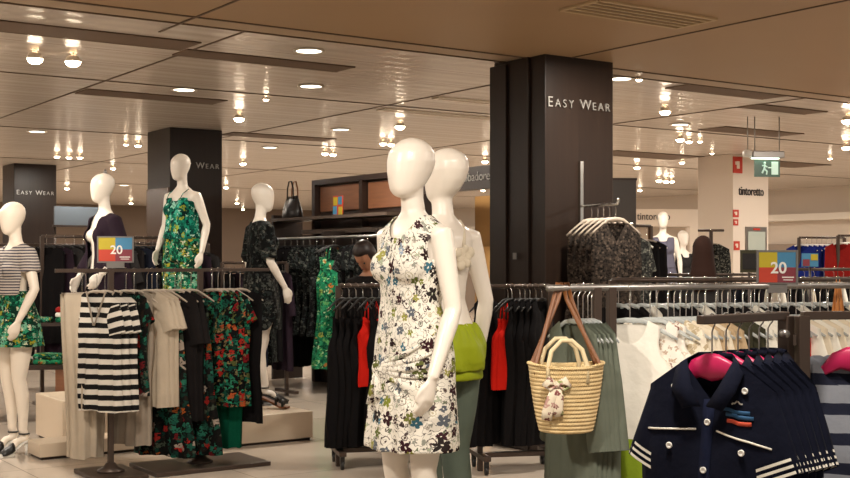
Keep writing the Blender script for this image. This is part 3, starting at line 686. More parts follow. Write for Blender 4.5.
# local x = -B, local y = A (away from the aisle): the face looks towards local -Y
MB().box((1.15,.22,1.2),(2.3,.05,2.4)).build('back_panel', M['darkwood'], wu)
MB().box((1.15,.17,2.37),(2.34,.12,.06)).build('top_rail', M['darkwood'], wu)
for x in (.0,1.08,2.3): MB().box((x,.16,1.2),(.07,.1,2.4)).build('upright', M['darkwood'], wu)
for x0,x1 in ((.06,1.02),(1.14,2.24)): MB().box(((x0+x1)/2,.185,2.17),(x1-x0,.03,.3)).build('wood_panel', M['wood'], wu, bevel=.01)
MB().box((.85,-.05,1.93),(2.6,.36,.035)).build('shelf', M['shelf'], wu)
MB().box((1.15,.0,1.78),(2.3,.1,.05)).build('rail_beam', M['shelf'], wu)
MB().box((.4,.18,1.35),(1.9,.02,.8)).build('lower_panel', M['darkwood'], wu)
MB().tube([(-.45,-.32,1.70),(2.2,-.32,1.70)], .014, 8).build('clothes_rail', M['greymetal'], wu)
for x in (-.4,1.0,2.1): MB().box((x,-.1,1.74),(.03,.46,.05)).build('rail_bracket', M['darkmetal'], wu)
MB().box((-.45,.0,1.0),(.05,.4,1.98)).build('end_frame', M['darkmetal'], wu)
fp = thing('fitting_room_portal', 'fitting-room portal with a dark probadores header and warm wood lining', 'doorway', W0-B*2.4, WA)
MB().box((.95,.1,2.24),(1.9,.12,.22)).build('header', mat('dark_header','#332a26',.5), fp)
l_ = text('letter','probadores',.125,M['letter'],fp,None,.004,align='RIGHT'); l_.matrix_basis = Matrix.Translation(V((1.2,.036,2.25))) @ Matrix.Rotation(pi/2,4,'X')
MB().box((.02,.1,1.06),(.08,.14,2.12)).build('jamb', M['darkwood'], fp); MB().box((1.86,.1,1.06),(.08,.14,2.12)).build('jamb', M['darkwood'], fp)
MB().box((.95,.75,1.06),(1.9,.06,2.12)).build('lining', mat('pale_wood','#b98d55',.5), fp)
# handbag and poster on the shelf
def W(x,y,z): q = W0-B*x+A*y; return V((q.x,q.y,z))
b_ = thing('handbag', 'black leather handbag standing on the left end of the wooden wall unit shelf', 'handbag', W(-.2,-.06,1.9475), WA)
k = MB(); k.loft([[V((wx*cos(2*pi*q/20)*(1 if abs(cos(2*pi*q/20))<.9 else .95), dy*sin(2*pi*q/20), z+.012*sin(q*1.7)*(z>.05))) for q in range(20)] for z,wx,dy in ((0,.18,.09),(.02,.2,.1),(.1,.185,.085),(.2,.15,.055),(.25,.135,.03),(.26,.13,.012))]); k.build('bag_body', mat('black_leather','#1a1412',.35), b_)
for y in (-.03,.03): MB().tube([(-.08,y,.22),(-.07,y,.36),(-.03,y,.44),(.03,y,.44),(.07,y,.36),(.08,y,.22)], .009, 8).build('handle', M['leather'] if y>0 else M['blackplastic'], b_)
YEL,BLU,RED_,PUR = (mat('sign_'+n, c, .5) for n,c in (('yellow','#b5a321'),('blue','#3f7fa6'),('red','#b83a24'),('plum','#7d2f3c')))
pp = thing('shelf_poster', 'small multicoloured poster standing on the wooden wall unit shelf', 'poster', W(.95,-.1,1.9475), WA)
MB().box((0,0,.11),(.2,.012,.22)).build('card', RED_, pp)
k = MB()
for i,(x,z,mm) in enumerate(((-.05,.16,0),(.05,.165,1),(-.06,.06,1),(.06,.05,0))): k.box((x,-.008,z),(.08,.004,.09),m=mm)
k.build('colour_patch',[YEL,BLU],pp)
fpz = thing('framed_picture', 'white framed picture on the end of the wall unit beside the black floral mannequin', 'picture', W(-.62,.05,1.35), ANG)
MB().box((0,0,.18),(.3,.03,.44)).build('frame', M['whiteplastic'], fpz); MB().box((.0,-.018,.2),(.22,.006,.28)).build('image', M['char'], fpz)
MB().tube([(.0,.02,-1.349),(.0,.02,-.02)], .012, 6).build('stand_pole', M['darkmetal'], fpz)

# hanging exit sign
E0 = PZ(767, 13, 2.5); ex = thing('exit_sign', 'green lit emergency exit sign hanging from the ceiling in front of the white pillar', 'exit sign', E0, R(8))
MB().box((0,0,.09),(.36,.1,.075)).build('housing', M['greymetal'], ex, bevel=.008); MB().box((-.03,-.02,.048),(.3,.05,.012)).build('lamp', mat('exit_lamp','#eafff0',.3,emit='#d8ffe6',estr=3), ex)
pn = MB().box((0,0,-.06),(.29,.012,.18)).build('panel', mat('exit_green','#3f6654',.3), ex)
k = MB(); k.box((.085,-.009,-.055),(.075,.006,.14)); k.ball((-.03,-.01,.0),.014,n=8); k.tube([(-.03,-.01,-.015),(-.035,-.01,-.06),(-.06,-.01,-.11)],.01,6); k.tube([(-.035,-.01,-.06),(-.005,-.01,-.09),(-.01,-.01,-.125)],.009,6); k.tube([(-.06,-.01,-.03),(-.03,-.01,-.025),(.0,-.01,-.045)],.007,6); k.box((.03,-.009,-.05),(.04,.005,.012))
k.build('pictogram', mat('exit_white','#d5e8da',.4,emit='#c8f0d8',estr=.4), pn)
for x in (-.14,.14): MB().tube([(x,0,.12),(x,0,.498)], .006, 6).build('rod', M['greymetal'], ex)
k = MB().lathe([(.02,0),(.05,.005),(.055,.06),(.03,.08)], c=(-.22,0,.06)); k.build('emergency_lamp', M['whiteplastic'], ex); MB().tube([(-.22,0,.13),(-.22,0,.498)], .006, 6).build('rod', M['greymetal'], ex)
# ================================================================= PLINTHS
M['plinth'] = mat('white_plinth', '#cdbba4', .4)
def plinth(name, label, c, size, rz, z=0):
    r = thing(name, label, 'plinth', (c.x, c.y, z), rz)
    MB().box((0,0,size[2]/2+.01),(size[0],size[1],size[2]-.02)).build('block', M['plinth'], r, bevel=.006)
    MB().box((0,0,.01),(size[0]-.04,size[1]-.04,.02)).build('base_strip', M['darkmetal'], r); return r
# D's plinth: its near right corner shows at (313,440)
c = PZ(313, 9.67, 0); plinth('plinth', 'low white plinth under the black floral mannequin', c-A*.42+B*.42, (.84,.84,.233), ANG)
MP = lambda px, Z: PZ(px, Z, 0)
plinth('plinth', 'low white plinth behind the striped tops, under the cardigan mannequin', MP(112,9.8)+B*.05, (1.0,.7,.36), ANG)
plinth('plinth', 'low white step in front of the cardigan mannequin plinth', MP(84,9.0), (.75,.3,.12), ANG)
plinth('plinth', 'tall white plinth under the green jumpsuit mannequin', MP(180,10.95), (.6,.6,.62), ANG)
c = V((-.02,4.95,0)); plinth('plinth', 'low white plinth under the two mannequins in the middle', c, (1.1,1.1,.138), ANG)

# ================================================================= MANNEQUINS
def mann(label, loc, rz): 
    r = thing('mannequin', label, 'mannequin', loc, rz)
    return r
def baseplate(r, h=.008): MB().lathe([(.17,0),(.17,h-.002),(.165,h),(.001,h)], n=28).build('base_plate', M['greymetal'], r)
def heel_shoe(r, s, heel, mt, sole, st=0):
    k = MB(); y0 = st
    pr = [(.055,0,heel+.012),(.02,0,heel*.95+.012),(-.03,0,heel*.62+.012),(-.09,0,.022),(-.15,0,.018),(-.185,0,.02)]
    k.loft([[V((s*.082+w*c, y0+y, z+dz)) for c,dz in ((-1,0),(1,0),(1,.012),(-1,.012))] for (y,_,z),w in zip(pr,(.024,.028,.03,.037,.036,.015))], smooth=False)
    k.tube([(s*.08,y0+.045,heel+.01),(s*.08,y0+.05,heel*.5),(s*.08,y0+.048,.0)],[.02,.013,.011],8)
    k.loft([[V((s*.083+w*cos(2*pi*q/12), y0-.115+.07*sin(2*pi*q/12), z)) for q in range(12)] for z,w in ((.0,.034),(.022,.038))])
    sh = k.build('shoe', sole, r)
    u = MB(); u.loft([[V((s*.083+.043*cos(a), y0+y, .018+dz+.05*sin(a)*hh)) for a in [pi*i/8 for i in range(9)]] for y,hh,dz in ((-.165,.5,0),(-.13,.95,0),(-.09,1.12,.012),(-.065,1.15,.03))], cap=False, closed=False)
    u.tube([(s*.08+.036*cos(a), y0+.03+.036*sin(a), heel+.075) for a in [2*pi*i/14 for i in range(15)]], .006, 6)
    o = u.build('shoe_strap', mt, sh); m_ = o.modifiers.new('t','SOLIDIFY'); m_.thickness = .005; return sh
# --- E: main mannequin, white flower-print dress
eL = (-.0,4.8)
E = mann('white faceless mannequin in a white flower-print mini dress, nearest the camera', (PZ(412,4.8,0).x,4.8,.138), R(-47))
ea = {1: arm_pose(1,(.205,.03,1.12),(.225,-.10,.86),hand=(-.08,-.25,-1),wide=(.1,-1,.1)), -1: arm_pose(-1,(.205,.06,1.13),(.185,.05,.89))}
put('body', body(ea, turn=R(4), vox=.0065, hs=1.1), parent=E).data.materials.append(M['mann'])
def drape(x,y,z):
    ph = atan2(x,-y); u = ph*.17; d = 0
    du = u+.05; dv = z-.88; q = sqrt(du*du+dv*dv); an = atan2(dv,du)
    if -.75 < an < 1.0 and q > .015: d += .014*sin(an*15)*min(1,q/.05)*max(0,1-q/.36)
    if q < .05: d += .016*(1-q/.05)
    k = max(0,min(1,(1.0-z)/.4)); d += .007*k*sin(ph*7+z*4)+.004*k*sin(ph*13+1)
    d += .003*sin(z*38+ph*3)*max(0,1-abs(z-1.12)/.12)
    return d
rows = [(.54,0,.004,.208,.168),(.62,0,.004,.205,.162),(.74,0,.006,.198,.15),(.84,0,.01,.192,.14),(.92,0,.012,.188,.134),(1.0,0,.008,.178,.126),(1.07,0,0,.156,.11),(1.14,0,-.005,.14,.1),(1.21,0,-.005,.142,.104)]+infl(TORSO,.012,1.25)
def keepE(x,y,z):
    if z < .562: return False
    if z > 1.315 and abs(x) > (.140 if z < 1.39 else .150): return False
    if z > 1.36 and (x/.082)**2+((z-1.52)/(.125 if y < .0 else .05))**2 < 1: return False
    return z < 1.487
d_ = wear('dress', M['floral_main'], rows, balls=[((s*.068,-.068,1.285),.071) for s in (-1,1)], keep=keepE, disp=drape, vox=.0085, parent=E)
def el(ph, z, off=.004):
    rr_ = [(.70,.2,.152),(.84,.192,.14),(.92,.188,.134),(1.0,.178,.126),(1.07,.156,.11),(1.14,.14,.1)]
    for (a_,x_,y_),(b2,x2,y2) in zip(rr_,rr_[1:]):
        if z <= b2: q_=(z-a_)/(b2-a_); return V(((x_+(x2-x_)*q_+off)*sin(ph), .01-(y_+(y2-y_)*q_+off)*cos(ph), z))
    return V((.14*sin(ph),-.1*cos(ph),z))
k = MB()
for i,(ze,pe,r0) in enumerate(((1.04,1.35,.013),(.985,1.55,.015),(.93,1.6,.015),(.875,1.45,.013),(.82,1.2,.011))):
    k.tube([el(-.32+(pe+.32)*q/9, .882+(ze-.882)*(q/9)**.8-.018*sin(pi*q/9), .003) for q in range(10)],[r0*(.9-.75*(q/9)**1.6)+.001 for q in range(10)],8,flat=.8)
k.build('draped_fold', M['floral_main'], E)
k = MB(); k.ball(el(-.34,.882,.008),.026,sc=(1,.75,1.25)); k.tube([el(-.36,.865,.01),el(-.42,.80,.012),el(-.46,.74,.014)],[.015,.022,.026],8,flat=.4); k.tube([el(-.3,.865,.01),el(-.22,.81,.012),el(-.16,.765,.014)],[.014,.02,.022],8,flat=.4)
k.build('waist_knot', M['floral_main'], E)
baseplate(E)
# --- F: second mannequin turned away
Fm = mann('white mannequin seen from behind with lime top hem and grey trousers', (PZ(442,5.25,0).x,5.25,.138), R(-140))
fa = {-1: arm_pose(-1,(.22,.045,1.13),(.215,.0,.88)), 1: arm_pose(1,(.215,.025,1.13),(.22,-.05,.89))}
put('body', body(fa, turn=R(8), vox=.0065, hs=1.08, hback=.03), parent=Fm).data.materials.append(M['mann'])
wear('trousers', M['sage'], [(.84,0,.01,.178,.13),(.93,0,.012,.184,.128),(.99,0,.008,.176,.12)], tubes=[([(s*.085,.01,.92),(s*.09,.003,.80),(s*.09,-.003,.66),(s*.084,-.01,.48),(s*.083,.012,.34),(s*.08,.02,.1)],[.08,.098,.086,.062,.06,.052]) for s in (-1,1)], keep=lambda x,y,z: .10<z<.985, parent=Fm)
def pouf(x,y,z): ph = atan2(x,-y); return .006*sin(ph*22)*max(0,1-abs(z-1.02)/.09)+.008*sin(ph*6+z*20)
wear('top_hem', M['lime'], [(.80,0,.01,.186,.135),(.83,0,.01,.2,.15),(.88,0,.01,.21,.16),(.94,0,.01,.205,.154),(.99,0,.008,.182,.13),(1.03,0,.004,.158,.112),(1.06,0,0,.148,.104)], keep=lambda x,y,z: .835<z<1.035, disp=pouf, parent=Fm)
wear('hem_band', M['lime'], [(.78,0,.01,.189,.14),(.80,0,.01,.192,.142),(.83,0,.01,.19,.14),(.86,0,.01,.18,.13)], keep=lambda x,y,z: .795<z<.838, parent=Fm)
k = MB()
for i in range(11):
    a = i*2.4; rr = .012+.0042*i; c_ = V((-.03+rr*.8*cos(a), .112, 1.33+rr*.8*sin(a))); k.ball(c_, .015+.001*i, n=10, sc=(1,.45,1))
k.build('fabric_rosette', M['cream'], Fm)
k = MB(); k.tube([(-.085,.02,1.487),(-.075,.055,1.46),(-.055,.085,1.41),(-.035,.104,1.35)],.009,8,flat=.35,ref=(1,0,0)); k.build('shoulder_strap', M['cream'], Fm)
baseplate(Fm)
# --- A: far left, striped tee, green skirt, heels
Am = mann('mannequin at far left in a grey striped T-shirt and green print skirt', (PZ(15,8.95,0).x,8.95,0), R(-42))
aa = {1: arm_pose(1,(.245,.02,1.15),(.225,-.10,.92),hand=(-.12,-.25,-1)), -1: arm_pose(-1,(.22,.02,1.13),(.22,-.05,.89))}
put('body', body(aa, heel=.085, turn=R(-3), tilt=R(8), vox=.008), parent=Am).data.materials.append(M['mann_nude'])
wear('t_shirt', M['stripe_tee'], [(1.06,0,.002,.176,.128),(1.09,0,.002,.17,.125),(1.14,0,-.003,.16,.115),(1.21,0,-.005,.156,.115)]+infl(TORSO,.014,1.25), tubes=[sleeve_tube(s,aa[s],.52,.067,.066) for s in (-1,1)], balls=BUST,
     keep=lambda x,y,z: z>1.105 and not (abs(x)<.105 and z>1.40 and (x/.1)**2+((z-1.51)/(.075 if y<0 else .05))**2<1) and z<1.5 and not(abs(x)>.15 and z<1.275), disp=lambda x,y,z:.004*sin(atan2(x,-y)*8+z*9), parent=Am, h=.085)
k = MB(); k.box((.03,-.155,1.30+.085),(.1,.012,.1)); k.build('chest_pocket', M['stripe_tee'], Am)
wear('skirt', M['floral_green'], [(.70,0,.005,.235,.19),(.78,0,.006,.222,.175),(.86,0,.01,.21,.158),(.95,0,.012,.196,.14),(1.04,0,.006,.168,.116),(1.13,0,-.003,.15,.105),(1.16,0,-.003,.15,.105)], keep=lambda x,y,z:.725<z<1.135, disp=lambda x,y,z:.011*sin(atan2(x,-y)*8+1)*max(0,min(1,(1.05-z)/.4)), parent=Am, h=.085)
for s in (-1,1): heel_shoe(Am, s, .085, M['blackplastic'], M['whiteplastic'])
# --- B: cardigan
Bm = mann('mannequin in an open dark cardigan facing left behind the striped tops', (PZ(104,9.8,0).x,9.8,.36), R(-48))
ba = {1: arm_pose(1,(.235,.06,1.14),(.21,-.13,.98),hand=(0,-.6,-.8)), -1: arm_pose(-1,(.22,.0,1.14),(.2,-.12,.95))}
put('body', body(ba, turn=R(-10), tilt=R(4)), parent=Bm).data.materials.append(M['mann'])
wear('cardigan', M['plum'], [(.80,0,.01,.205,.15),(.95,0,.012,.198,.145),(1.07,0,.002,.175,.128),(1.14,0,-.003,.165,.12),(1.21,0,-.005,.162,.12)]+infl(TORSO,.018,1.25,1.46), tubes=[sleeve_tube(s,ba[s],1.75,.064,.045) for s in (-1,1)], balls=BUST,
     keep=lambda x,y,z: z>.83 and not (y<.0 and abs(x)<.055+.02*max(0,z-1.1)*3) and not(abs(x)<.09 and z>1.47) and z<1.5, disp=lambda x,y,z:.006*sin(atan2(x,-y)*6+z*8), parent=Bm)
wear('trousers', M['black'], [(.82,0,.01,.178,.13),(.93,0,.012,.184,.13),(1.02,0,.006,.168,.115)], tubes=[([(s*.085,.01,.92),(s*.09,.003,.80),(s*.09,-.003,.66),(s*.084,-.01,.48),(s*.08,.02,.1)],[.08,.098,.086,.066,.058]) for s in (-1,1)], keep=lambda x,y,z:.12<z<1.0, parent=Bm)
k = MB(); k.tube([(0,.01,1.795),(0,.012,1.83)],[.02,.008],8); k.build('head_fitting', M['greymetal'], Bm); baseplate(Bm)
# --- C: jumpsuit
Cm = mann('mannequin in a turquoise camisole and green print trousers before the dark pillar', (PZ(182,10.95,0).x,10.95,.62), R(-28))
ca = {1: arm_pose(1,(.235,.06,1.15),(.24,-.02,.90)), -1: arm_pose(-1,(.235,.05,1.15),(.235,-.06,.92))}
put('body', body(ca, turn=R(-14), tilt=R(7)), parent=Cm).data.materials.append(M['mann'])
wear('camisole_top', M['floral_jump'], [(1.02,0,.006,.19,.14),(1.05,0,0,.18,.135),(1.12,0,-.004,.165,.122),(1.21,0,-.005,.158,.115)]+infl(TORSO,.014,1.25,1.42), balls=BUST, keep=lambda x,y,z: z>1.035 and z<1.365-.0+.03*(abs(abs(x)-.08)<.04) and not(abs(x)>.155 and z>1.3), disp=lambda x,y,z:.006*sin(atan2(x,-y)*9+z*7), parent=Cm)
wear('trousers', M['floral_green'], [(.82,0,.01,.186,.138),(.93,0,.012,.192,.138),(1.03,0,.006,.17,.118),(1.06,0,0,.155,.11)], tubes=[([(s*.088,.01,.92),(s*.092,.003,.80),(s*.095,-.003,.66),(s*.09,-.01,.48),(s*.085,.02,.1)],[.085,.104,.098,.085,.075]) for s in (-1,1)], keep=lambda x,y,z:.10<z<1.045, disp=lambda x,y,z:.005*sin(atan2(x,-y)*11+z*3), parent=Cm)
k = MB()
for s in (-1,1): k.tube([(s*.075,-.128,1.37),(s*.08,-.085,1.43),(s*.085,-.01,1.475),(s*.085,.05,1.45),(s*.075,.1,1.37)],.004,6)
k.build('shoulder_strap', M['floral_jump'], Cm)
k = MB(); k.loft([[V(((.15+w)*cos(2*pi*q/28),(.108+w)*sin(2*pi*q/28),z)) for q in range(28)] for z,w in ((1.02,.022),(1.035,.03),(1.055,.03),(1.07,.018))],cap=False); k.build('waistband', M['floral_jump'], Cm); baseplate(Cm)
# --- D: black floral dress
Dm = mann('mannequin in a black floral dress turned to the right on the low white plinth', (PZ(261,10.15,0).x,10.15,.233), R(118))
da = {-1: arm_pose(-1,(.225,.0,1.13),(.19,-.14,.92),hand=(.1,-.35,-1)), 1: arm_pose(1,(.23,.03,1.13),(.235,-.04,.9))}
put('body', body(da, heel=.07, turn=R(-8), tilt=R(5), step=.1), parent=Dm).data.materials.append(M['mann'])
wear('dress', M['floral_black'], [(.54,0,.005,.215,.17),(.74,0,.006,.205,.158),(.84,0,.01,.196,.146),(.94,0,.012,.188,.134),(1.05,0,.004,.165,.118),(1.14,0,-.003,.155,.11),(1.21,0,-.005,.156,.114)]+infl(TORSO,.014,1.25,1.48), tubes=[sleeve_tube(s,da[s],.95,.067,.062) for s in (-1,1)], balls=BUST,
     keep=lambda x,y,z: z>.565 and not (abs(x)<.095 and z>1.43 and (x/.09)**2+((z-1.515)/.06)**2<1) and z<1.495 and not(abs(x)>.205 and z<1.165), disp=lambda x,y,z:.007*sin(atan2(x,-y)*7+z*6)*(1 if z<1.2 else .3), parent=Dm, h=.07)
for s in (-1,1): heel_shoe(Dm, s, .07, M['blackplastic'], M['blackplastic'], st=.03*s)
baseplate(Dm, .006)
sp = thing('sandal', 'black strappy sandal propped on the plinth in front of the black floral mannequin', 'shoe', (PZ(268,9.72,0).x,9.72+.12,.233), R(75)); sp.scale = (1.15,1.15,1.15)
k = MB(); k.loft([[V((w*c,y,z+dz)) for c,dz in ((-1,0),(1,0),(1,.014),(-1,.014))] for y,z,w in ((.11,.075,.026),(.06,.07,.03),(-.02,.04,.032),(-.09,.008,.04),(-.14,.004,.034))], smooth=False); k.tube([(0,.1,.075),(0,.105,0)],[.012,.009],8); k.build('sole', M['leather'], sp)
for y,z,h_ in ((-.1,.016,.05),(-.05,.03,.055),(.08,.08,.085)):
    MB().tube([(.038*cos(a),y+.01*cos(a),z+h_*sin(a)) for a in [pi*i/8 for i in range(9)]],.009,6,flat=.4).build('strap', M['blackplastic'], sp)
MB().tube([(.02,.06,.075),(.03,.13,.24),(.03,.15,.34)],.006,6).build('ankle_strap', M['blackplastic'], sp)
# --- two small ones far right
for px,Z,h0,lb,rz,kk,mm in ((663,16.5,.32,'far mannequin in a lilac grey sleeveless outfit at right, front one of the pair',R(-10),1,'lilac'),(683,17.1,.2,'far mannequin in a dark grey outfit at right, behind its lilac-clad partner',R(20),.93,'char')):
    plinth('plinth', 'plinth under the '+lb.split(' at right')[0], MP(px,Z), (.6,.6,h0), 0)
    r = mann(lb, (PZ(px,Z,0).x,Z,h0), rz)
    put('body', body({}, vox=.014), parent=r).data.materials.append(M['mann'])
    wear('top', M[mm], [(1.0,0,.008,.18,.13),(1.1,0,0,.16,.115)]+infl(TORSO,.016,1.2,1.45), balls=[((s*.068,-.07,1.285),.076) for s in (-1,1)], keep=lambda x,y,z: z>1.02 and z<1.44 and not(abs(x)>.15 and z>1.32) and not(y<0 and abs(x)<.06 and z>1.38), vox=.016, parent=r)
    wear('shorts', M[mm], [(.80,0,.01,.186,.138),(.93,0,.012,.19,.136),(1.03,0,.006,.17,.118)], tubes=[([(s*.088,.01,.92),(s*.092,.003,.80),(s*.095,-.003,.62)],[.085,.104,.11]) for s in (-1,1)], keep=lambda x,y,z:.64<z<1.02, vox=.016, parent=r)
    r.scale = (kk,kk,kk); baseplate(r)

# ================================================================= PEOPLE
M['skin'] = mat('skin', '#a87558', .5); M['hair'] = mat('dark_brown_hair', '#231510', .5); M['hair2'] = mat('brown_hair', '#2b1811', .85, spec=.2)
def person(label, loc, rz, hair, top, tilt=0, long=False):
    r = thing('person', label, 'person', loc, rz)
    pa = {s: arm_pose(s,(.225,-.02,1.15),(.16,-.22,1.05),hand=(-s*.3,-1,-.1)) for s in (-1,1)}
    o = put('body', body(pa, tilt=tilt, vox=.009, face=True), parent=r); o.data.materials.append(M['skin'])
    wear('jacket', top, [(.80,0,.01,.2,.15),(.95,0,.012,.198,.148),(1.07,0,.002,.18,.13),(1.21,0,-.005,.165,.122)]+infl(TORSO,.02,1.25,1.48), tubes=[sleeve_tube(s,pa[s],1.8,.066,.045) for s in (-1,1)], balls=BUST, keep=lambda x,y,z: z>.83 and not(abs(x)<.075 and z>1.47) and z<1.5, parent=r)
    wear('trousers', M['navydark'], [(.82,0,.01,.178,.13),(.93,0,.012,.184,.13),(1.02,0,.006,.168,.115)], tubes=[([(s*.085,.01,.92),(s*.09,.003,.80),(s*.09,-.003,.66),(s*.084,-.01,.48),(s*.08,.02,.07)],[.08,.098,.086,.066,.058]) for s in (-1,1)], keep=lambda x,y,z:.075<z<1.0, parent=r)
    rot = Matrix.Translation(V((0,0,1.60))) @ Matrix.Rotation(tilt,4,'X')
    k = MB(); rows = [(-.10,.05,.04,.06),(-.05,.078,.06,.045),(.0,.088,.085,.03),(.07,.09,.1,.016),(.13,.089,.106,.006),(.16,.081,.098,.005),(.19,.066,.08,.005),(.212,.043,.052,.005),(.225,.015,.018,.005)]
    if long: rows = [(-.26,.10,.04,.09),(-.2,.115,.05,.085),(-.14,.115,.055,.08),(-.08,.108,.065,.06)]+[(-.02,.1,.075,.04)]+[q_ for q_ in rows if q_[0]>0]
    vs = []
    for z,rx,ry,cy in rows: vs.append([V((rx*cos(2*pi*q/24)*(1+.03*sin(q*5)), (cy+ry*sin(2*pi*q/24)) if sin(2*pi*q/24)>-.35 or z>.13 else max(cy+ry*sin(2*pi*q/24), -.045), z)) for q in range(24)])
    k.loft([[rot @ p for p in ring] for ring in vs]); k.build('hair', hair, r)
    for s in (-1,1):
        k = MB(); k.ball(rot @ V((s*.031,-.098,.083)),.009,n=8); k.build('eye', M['blackplastic'], r)
    k = MB(); k.tube([rot @ V((x,-.098-.004*cos(x*40),.012)) for x in (-.022,-.01,0,.01,.022)],[.002,.005,.006,.005,.002],6); k.build('mouth', mat('lips','#8a4438',.5), r)
    for s in (-1,1):
        k = MB(); k.tube([(s*.083,.045,.045),(s*.083,-.05,.045),(s*.085,-.16,.03),(s*.085,-.19,.025)],[.035,.042,.042,.028],10,flat=.9,ref=(1,0,0)); k.build('shoe', M['blackplastic'], r)
    return r
person('woman with dark brown hair bending her head, behind the main mannequin', (PZ(368,9.4,0).x,9.4,0), R(-25), M['hair'], M['black2'], tilt=R(48)).scale = (.9,.9,.9)
person('person with dark brown hair seen from behind between the right-hand racks', (PZ(703,9.4,0).x,9.4,0), R(170), M['hair2'], M['char'], long=True).scale = (.9,.9,.9)

# ================================================================= RACKS
def frame_rack(label, p0, p1, h, cat='clothes rack', name='clothes_rack', railm=None, r_=.014, posts=(0,1), base='slab', w=.45, flat=False, group=None, casters=False, mt='rackmetal'):
    d = (p1-p0); L = d.length; rz = atan2(d.y,d.x); r = thing(name, label, cat, (p0.x,p0.y,0), rz, group)
    if flat: MB().box((L/2,0,h),(L,.026,.024)).build('rail', M[mt], r, bevel=.003)
    else: MB().tube([(0,0,h),(L,0,h)], r_, 10).build('rail', M[railm or mt], r)
    for t in posts:
        MB().box((L*t,0,h/2),(.035,.035,h)).build('post', M[mt], r, bevel=.003)
        if base == 'disc': MB().lathe([(.09,0),(.09,.012),(.05,.03),(.03,.06),(.001,.06)],c=(L*t,0,.03)).build('foot', M[mt], r)
        if base == 'bar': MB().box((L*t,0,.05+(.06 if casters else 0)),(.05,w,.03)).build('foot', M[mt], r)
    if base == 'disc': MB().box((L*.655,0,.016),(.85,w,.03)).build('base_plate', M[mt], r, bevel=.004); MB().box((L*posts[0],0,.016),(.34,w,.03)).build('base_plate', M[mt], r, bevel=.004)
    if base == 'slab': MB().box((L/2,0,.016),(L*.96,w,.03)).build('base_plate', M[mt], r, bevel=.004)
    if casters:
        MB().box((L/2,0,.11),(L,.06,.03)).build('lower_beam', M[mt], r)
        for t in (0,1):
            for s in (-1,1):
                k = MB(); c = (L*t, s*(w/2-.03), .03); k.loft([[V((c[0]+x, c[1]+rr*cos(2*pi*q/14), .03+rr*sin(2*pi*q/14))) for q in range(14)] for x,rr in ((-.012,.02),(-.01,.03),(.01,.03),(.012,.02))]); k.box((c[0],c[1],.066),(.03,.03,.05)); k.build('caster', M['blackplastic'], r)
    return r
def on(p0, p1, px):                                       # point of a rail that shows in column px
    a = (px-CX)/F; d = p1-p0; t = (a*p0.y-p0.x)/(d.x-a*d.y); return p0+d*t
# --- R1 front left
q0 = PZ(55,7.85,1.38); q1 = q0+A*1.56; q1.z = 1.38
r1 = frame_rack('brown clothes rack with striped and floral clothes in the left foreground', V((q0.x,q0.y,0)), V((q1.x,q1.y,0)), 1.38, posts=(.24,.655), base='disc', w=.5, flat=True)
YW = R(-27)
def r1hang(px, key, nm, lb, cat, hk='wood', yaw=YW, gg=None, dz=0, dy=0):
    p = on(q0,q1,px); p = V((p.x,p.y,1.38-.0+dz))+B*dy
    return hang(p, yaw, key, nm, lb, cat, hk, 'clothes hanger carrying the '+lb[:60].replace('  ',' ') , gg, None, rail=.013)
rp = on(q0,q1,92); ra = MB(); tt = (rp-q0).length; ra.tube([(tt,0,1.372),(tt,.34,1.372),(tt,.345,1.40)],.01,8); ra.build('rear_arm', M['rackmetal'], r1)
for i_,d_ in enumerate((.12,.2)):
    p = rp+B*d_; hang(V((p.x,p.y,1.372)), ANG, 'beige_trousers','trousers',['long beige trousers hanging below the striped tops, nearer pair','long beige trousers behind the nearer pair below the striped tops'][i_],'trousers','clip','pale hanger carrying beige trousers on the left rack',None,'hangers of the beige trousers',rail=.01)
for i,px in enumerate((97,105,113)): r1hang(px,'striped_top','striped_shirt',['front black and white striped V-neck top on the left rack','middle black and white striped top, behind the front one','rear black and white striped top, farthest right of three'][i],'top',gg='striped tops on the left rack')
r1hang(126,'dark_floral_top','floral_blouse','dark floral short-sleeved top just right of the striped tops','top')
r1hang(134,'beige_dress','dress','grey beige dress hanging behind the dark floral top','dress')
for i,px in enumerate((147,152,157)): r1hang(px,'beige_tee','t_shirt',['front pale beige T-shirt in the middle of the left rack','second pale beige T-shirt in the middle of the left rack','third pale beige T-shirt, partly behind the other two'][i],'shirt',gg='beige T-shirts on the left rack')
r1hang(164,'dark_floral_trousers','trousers','wide dark floral trousers with red flowers hanging low below the beige T-shirts','trousers')
for i,px in enumerate((175,181)): r1hang(px,'black_shirt','shirt',['left black shirt beside the beige T-shirts','right black shirt, next to the red floral tunic'][i],'shirt',gg='black shirts on the left rack')
r1hang(191,'dark_floral_trousers','trousers','dark floral trousers hanging behind the red floral tunic','trousers')
for i,px in enumerate((212,218,224)): r1hang(px,'rose_floral_tunic','floral_tunic',['front black tunic with red and green flowers at the right of the left rack','second black tunic with red and green flowers, behind the front one','third black tunic with red and green flowers, at the back'][i],'top',gg='red floral tunics',yaw=R(-18))
r1hang(230,'green_trousers','trousers','bottle green trousers hanging behind the red floral tunics','trousers')
r1hang(240,'dark0','dark_blouse','black blouse at the right end of the left rack','shirt')
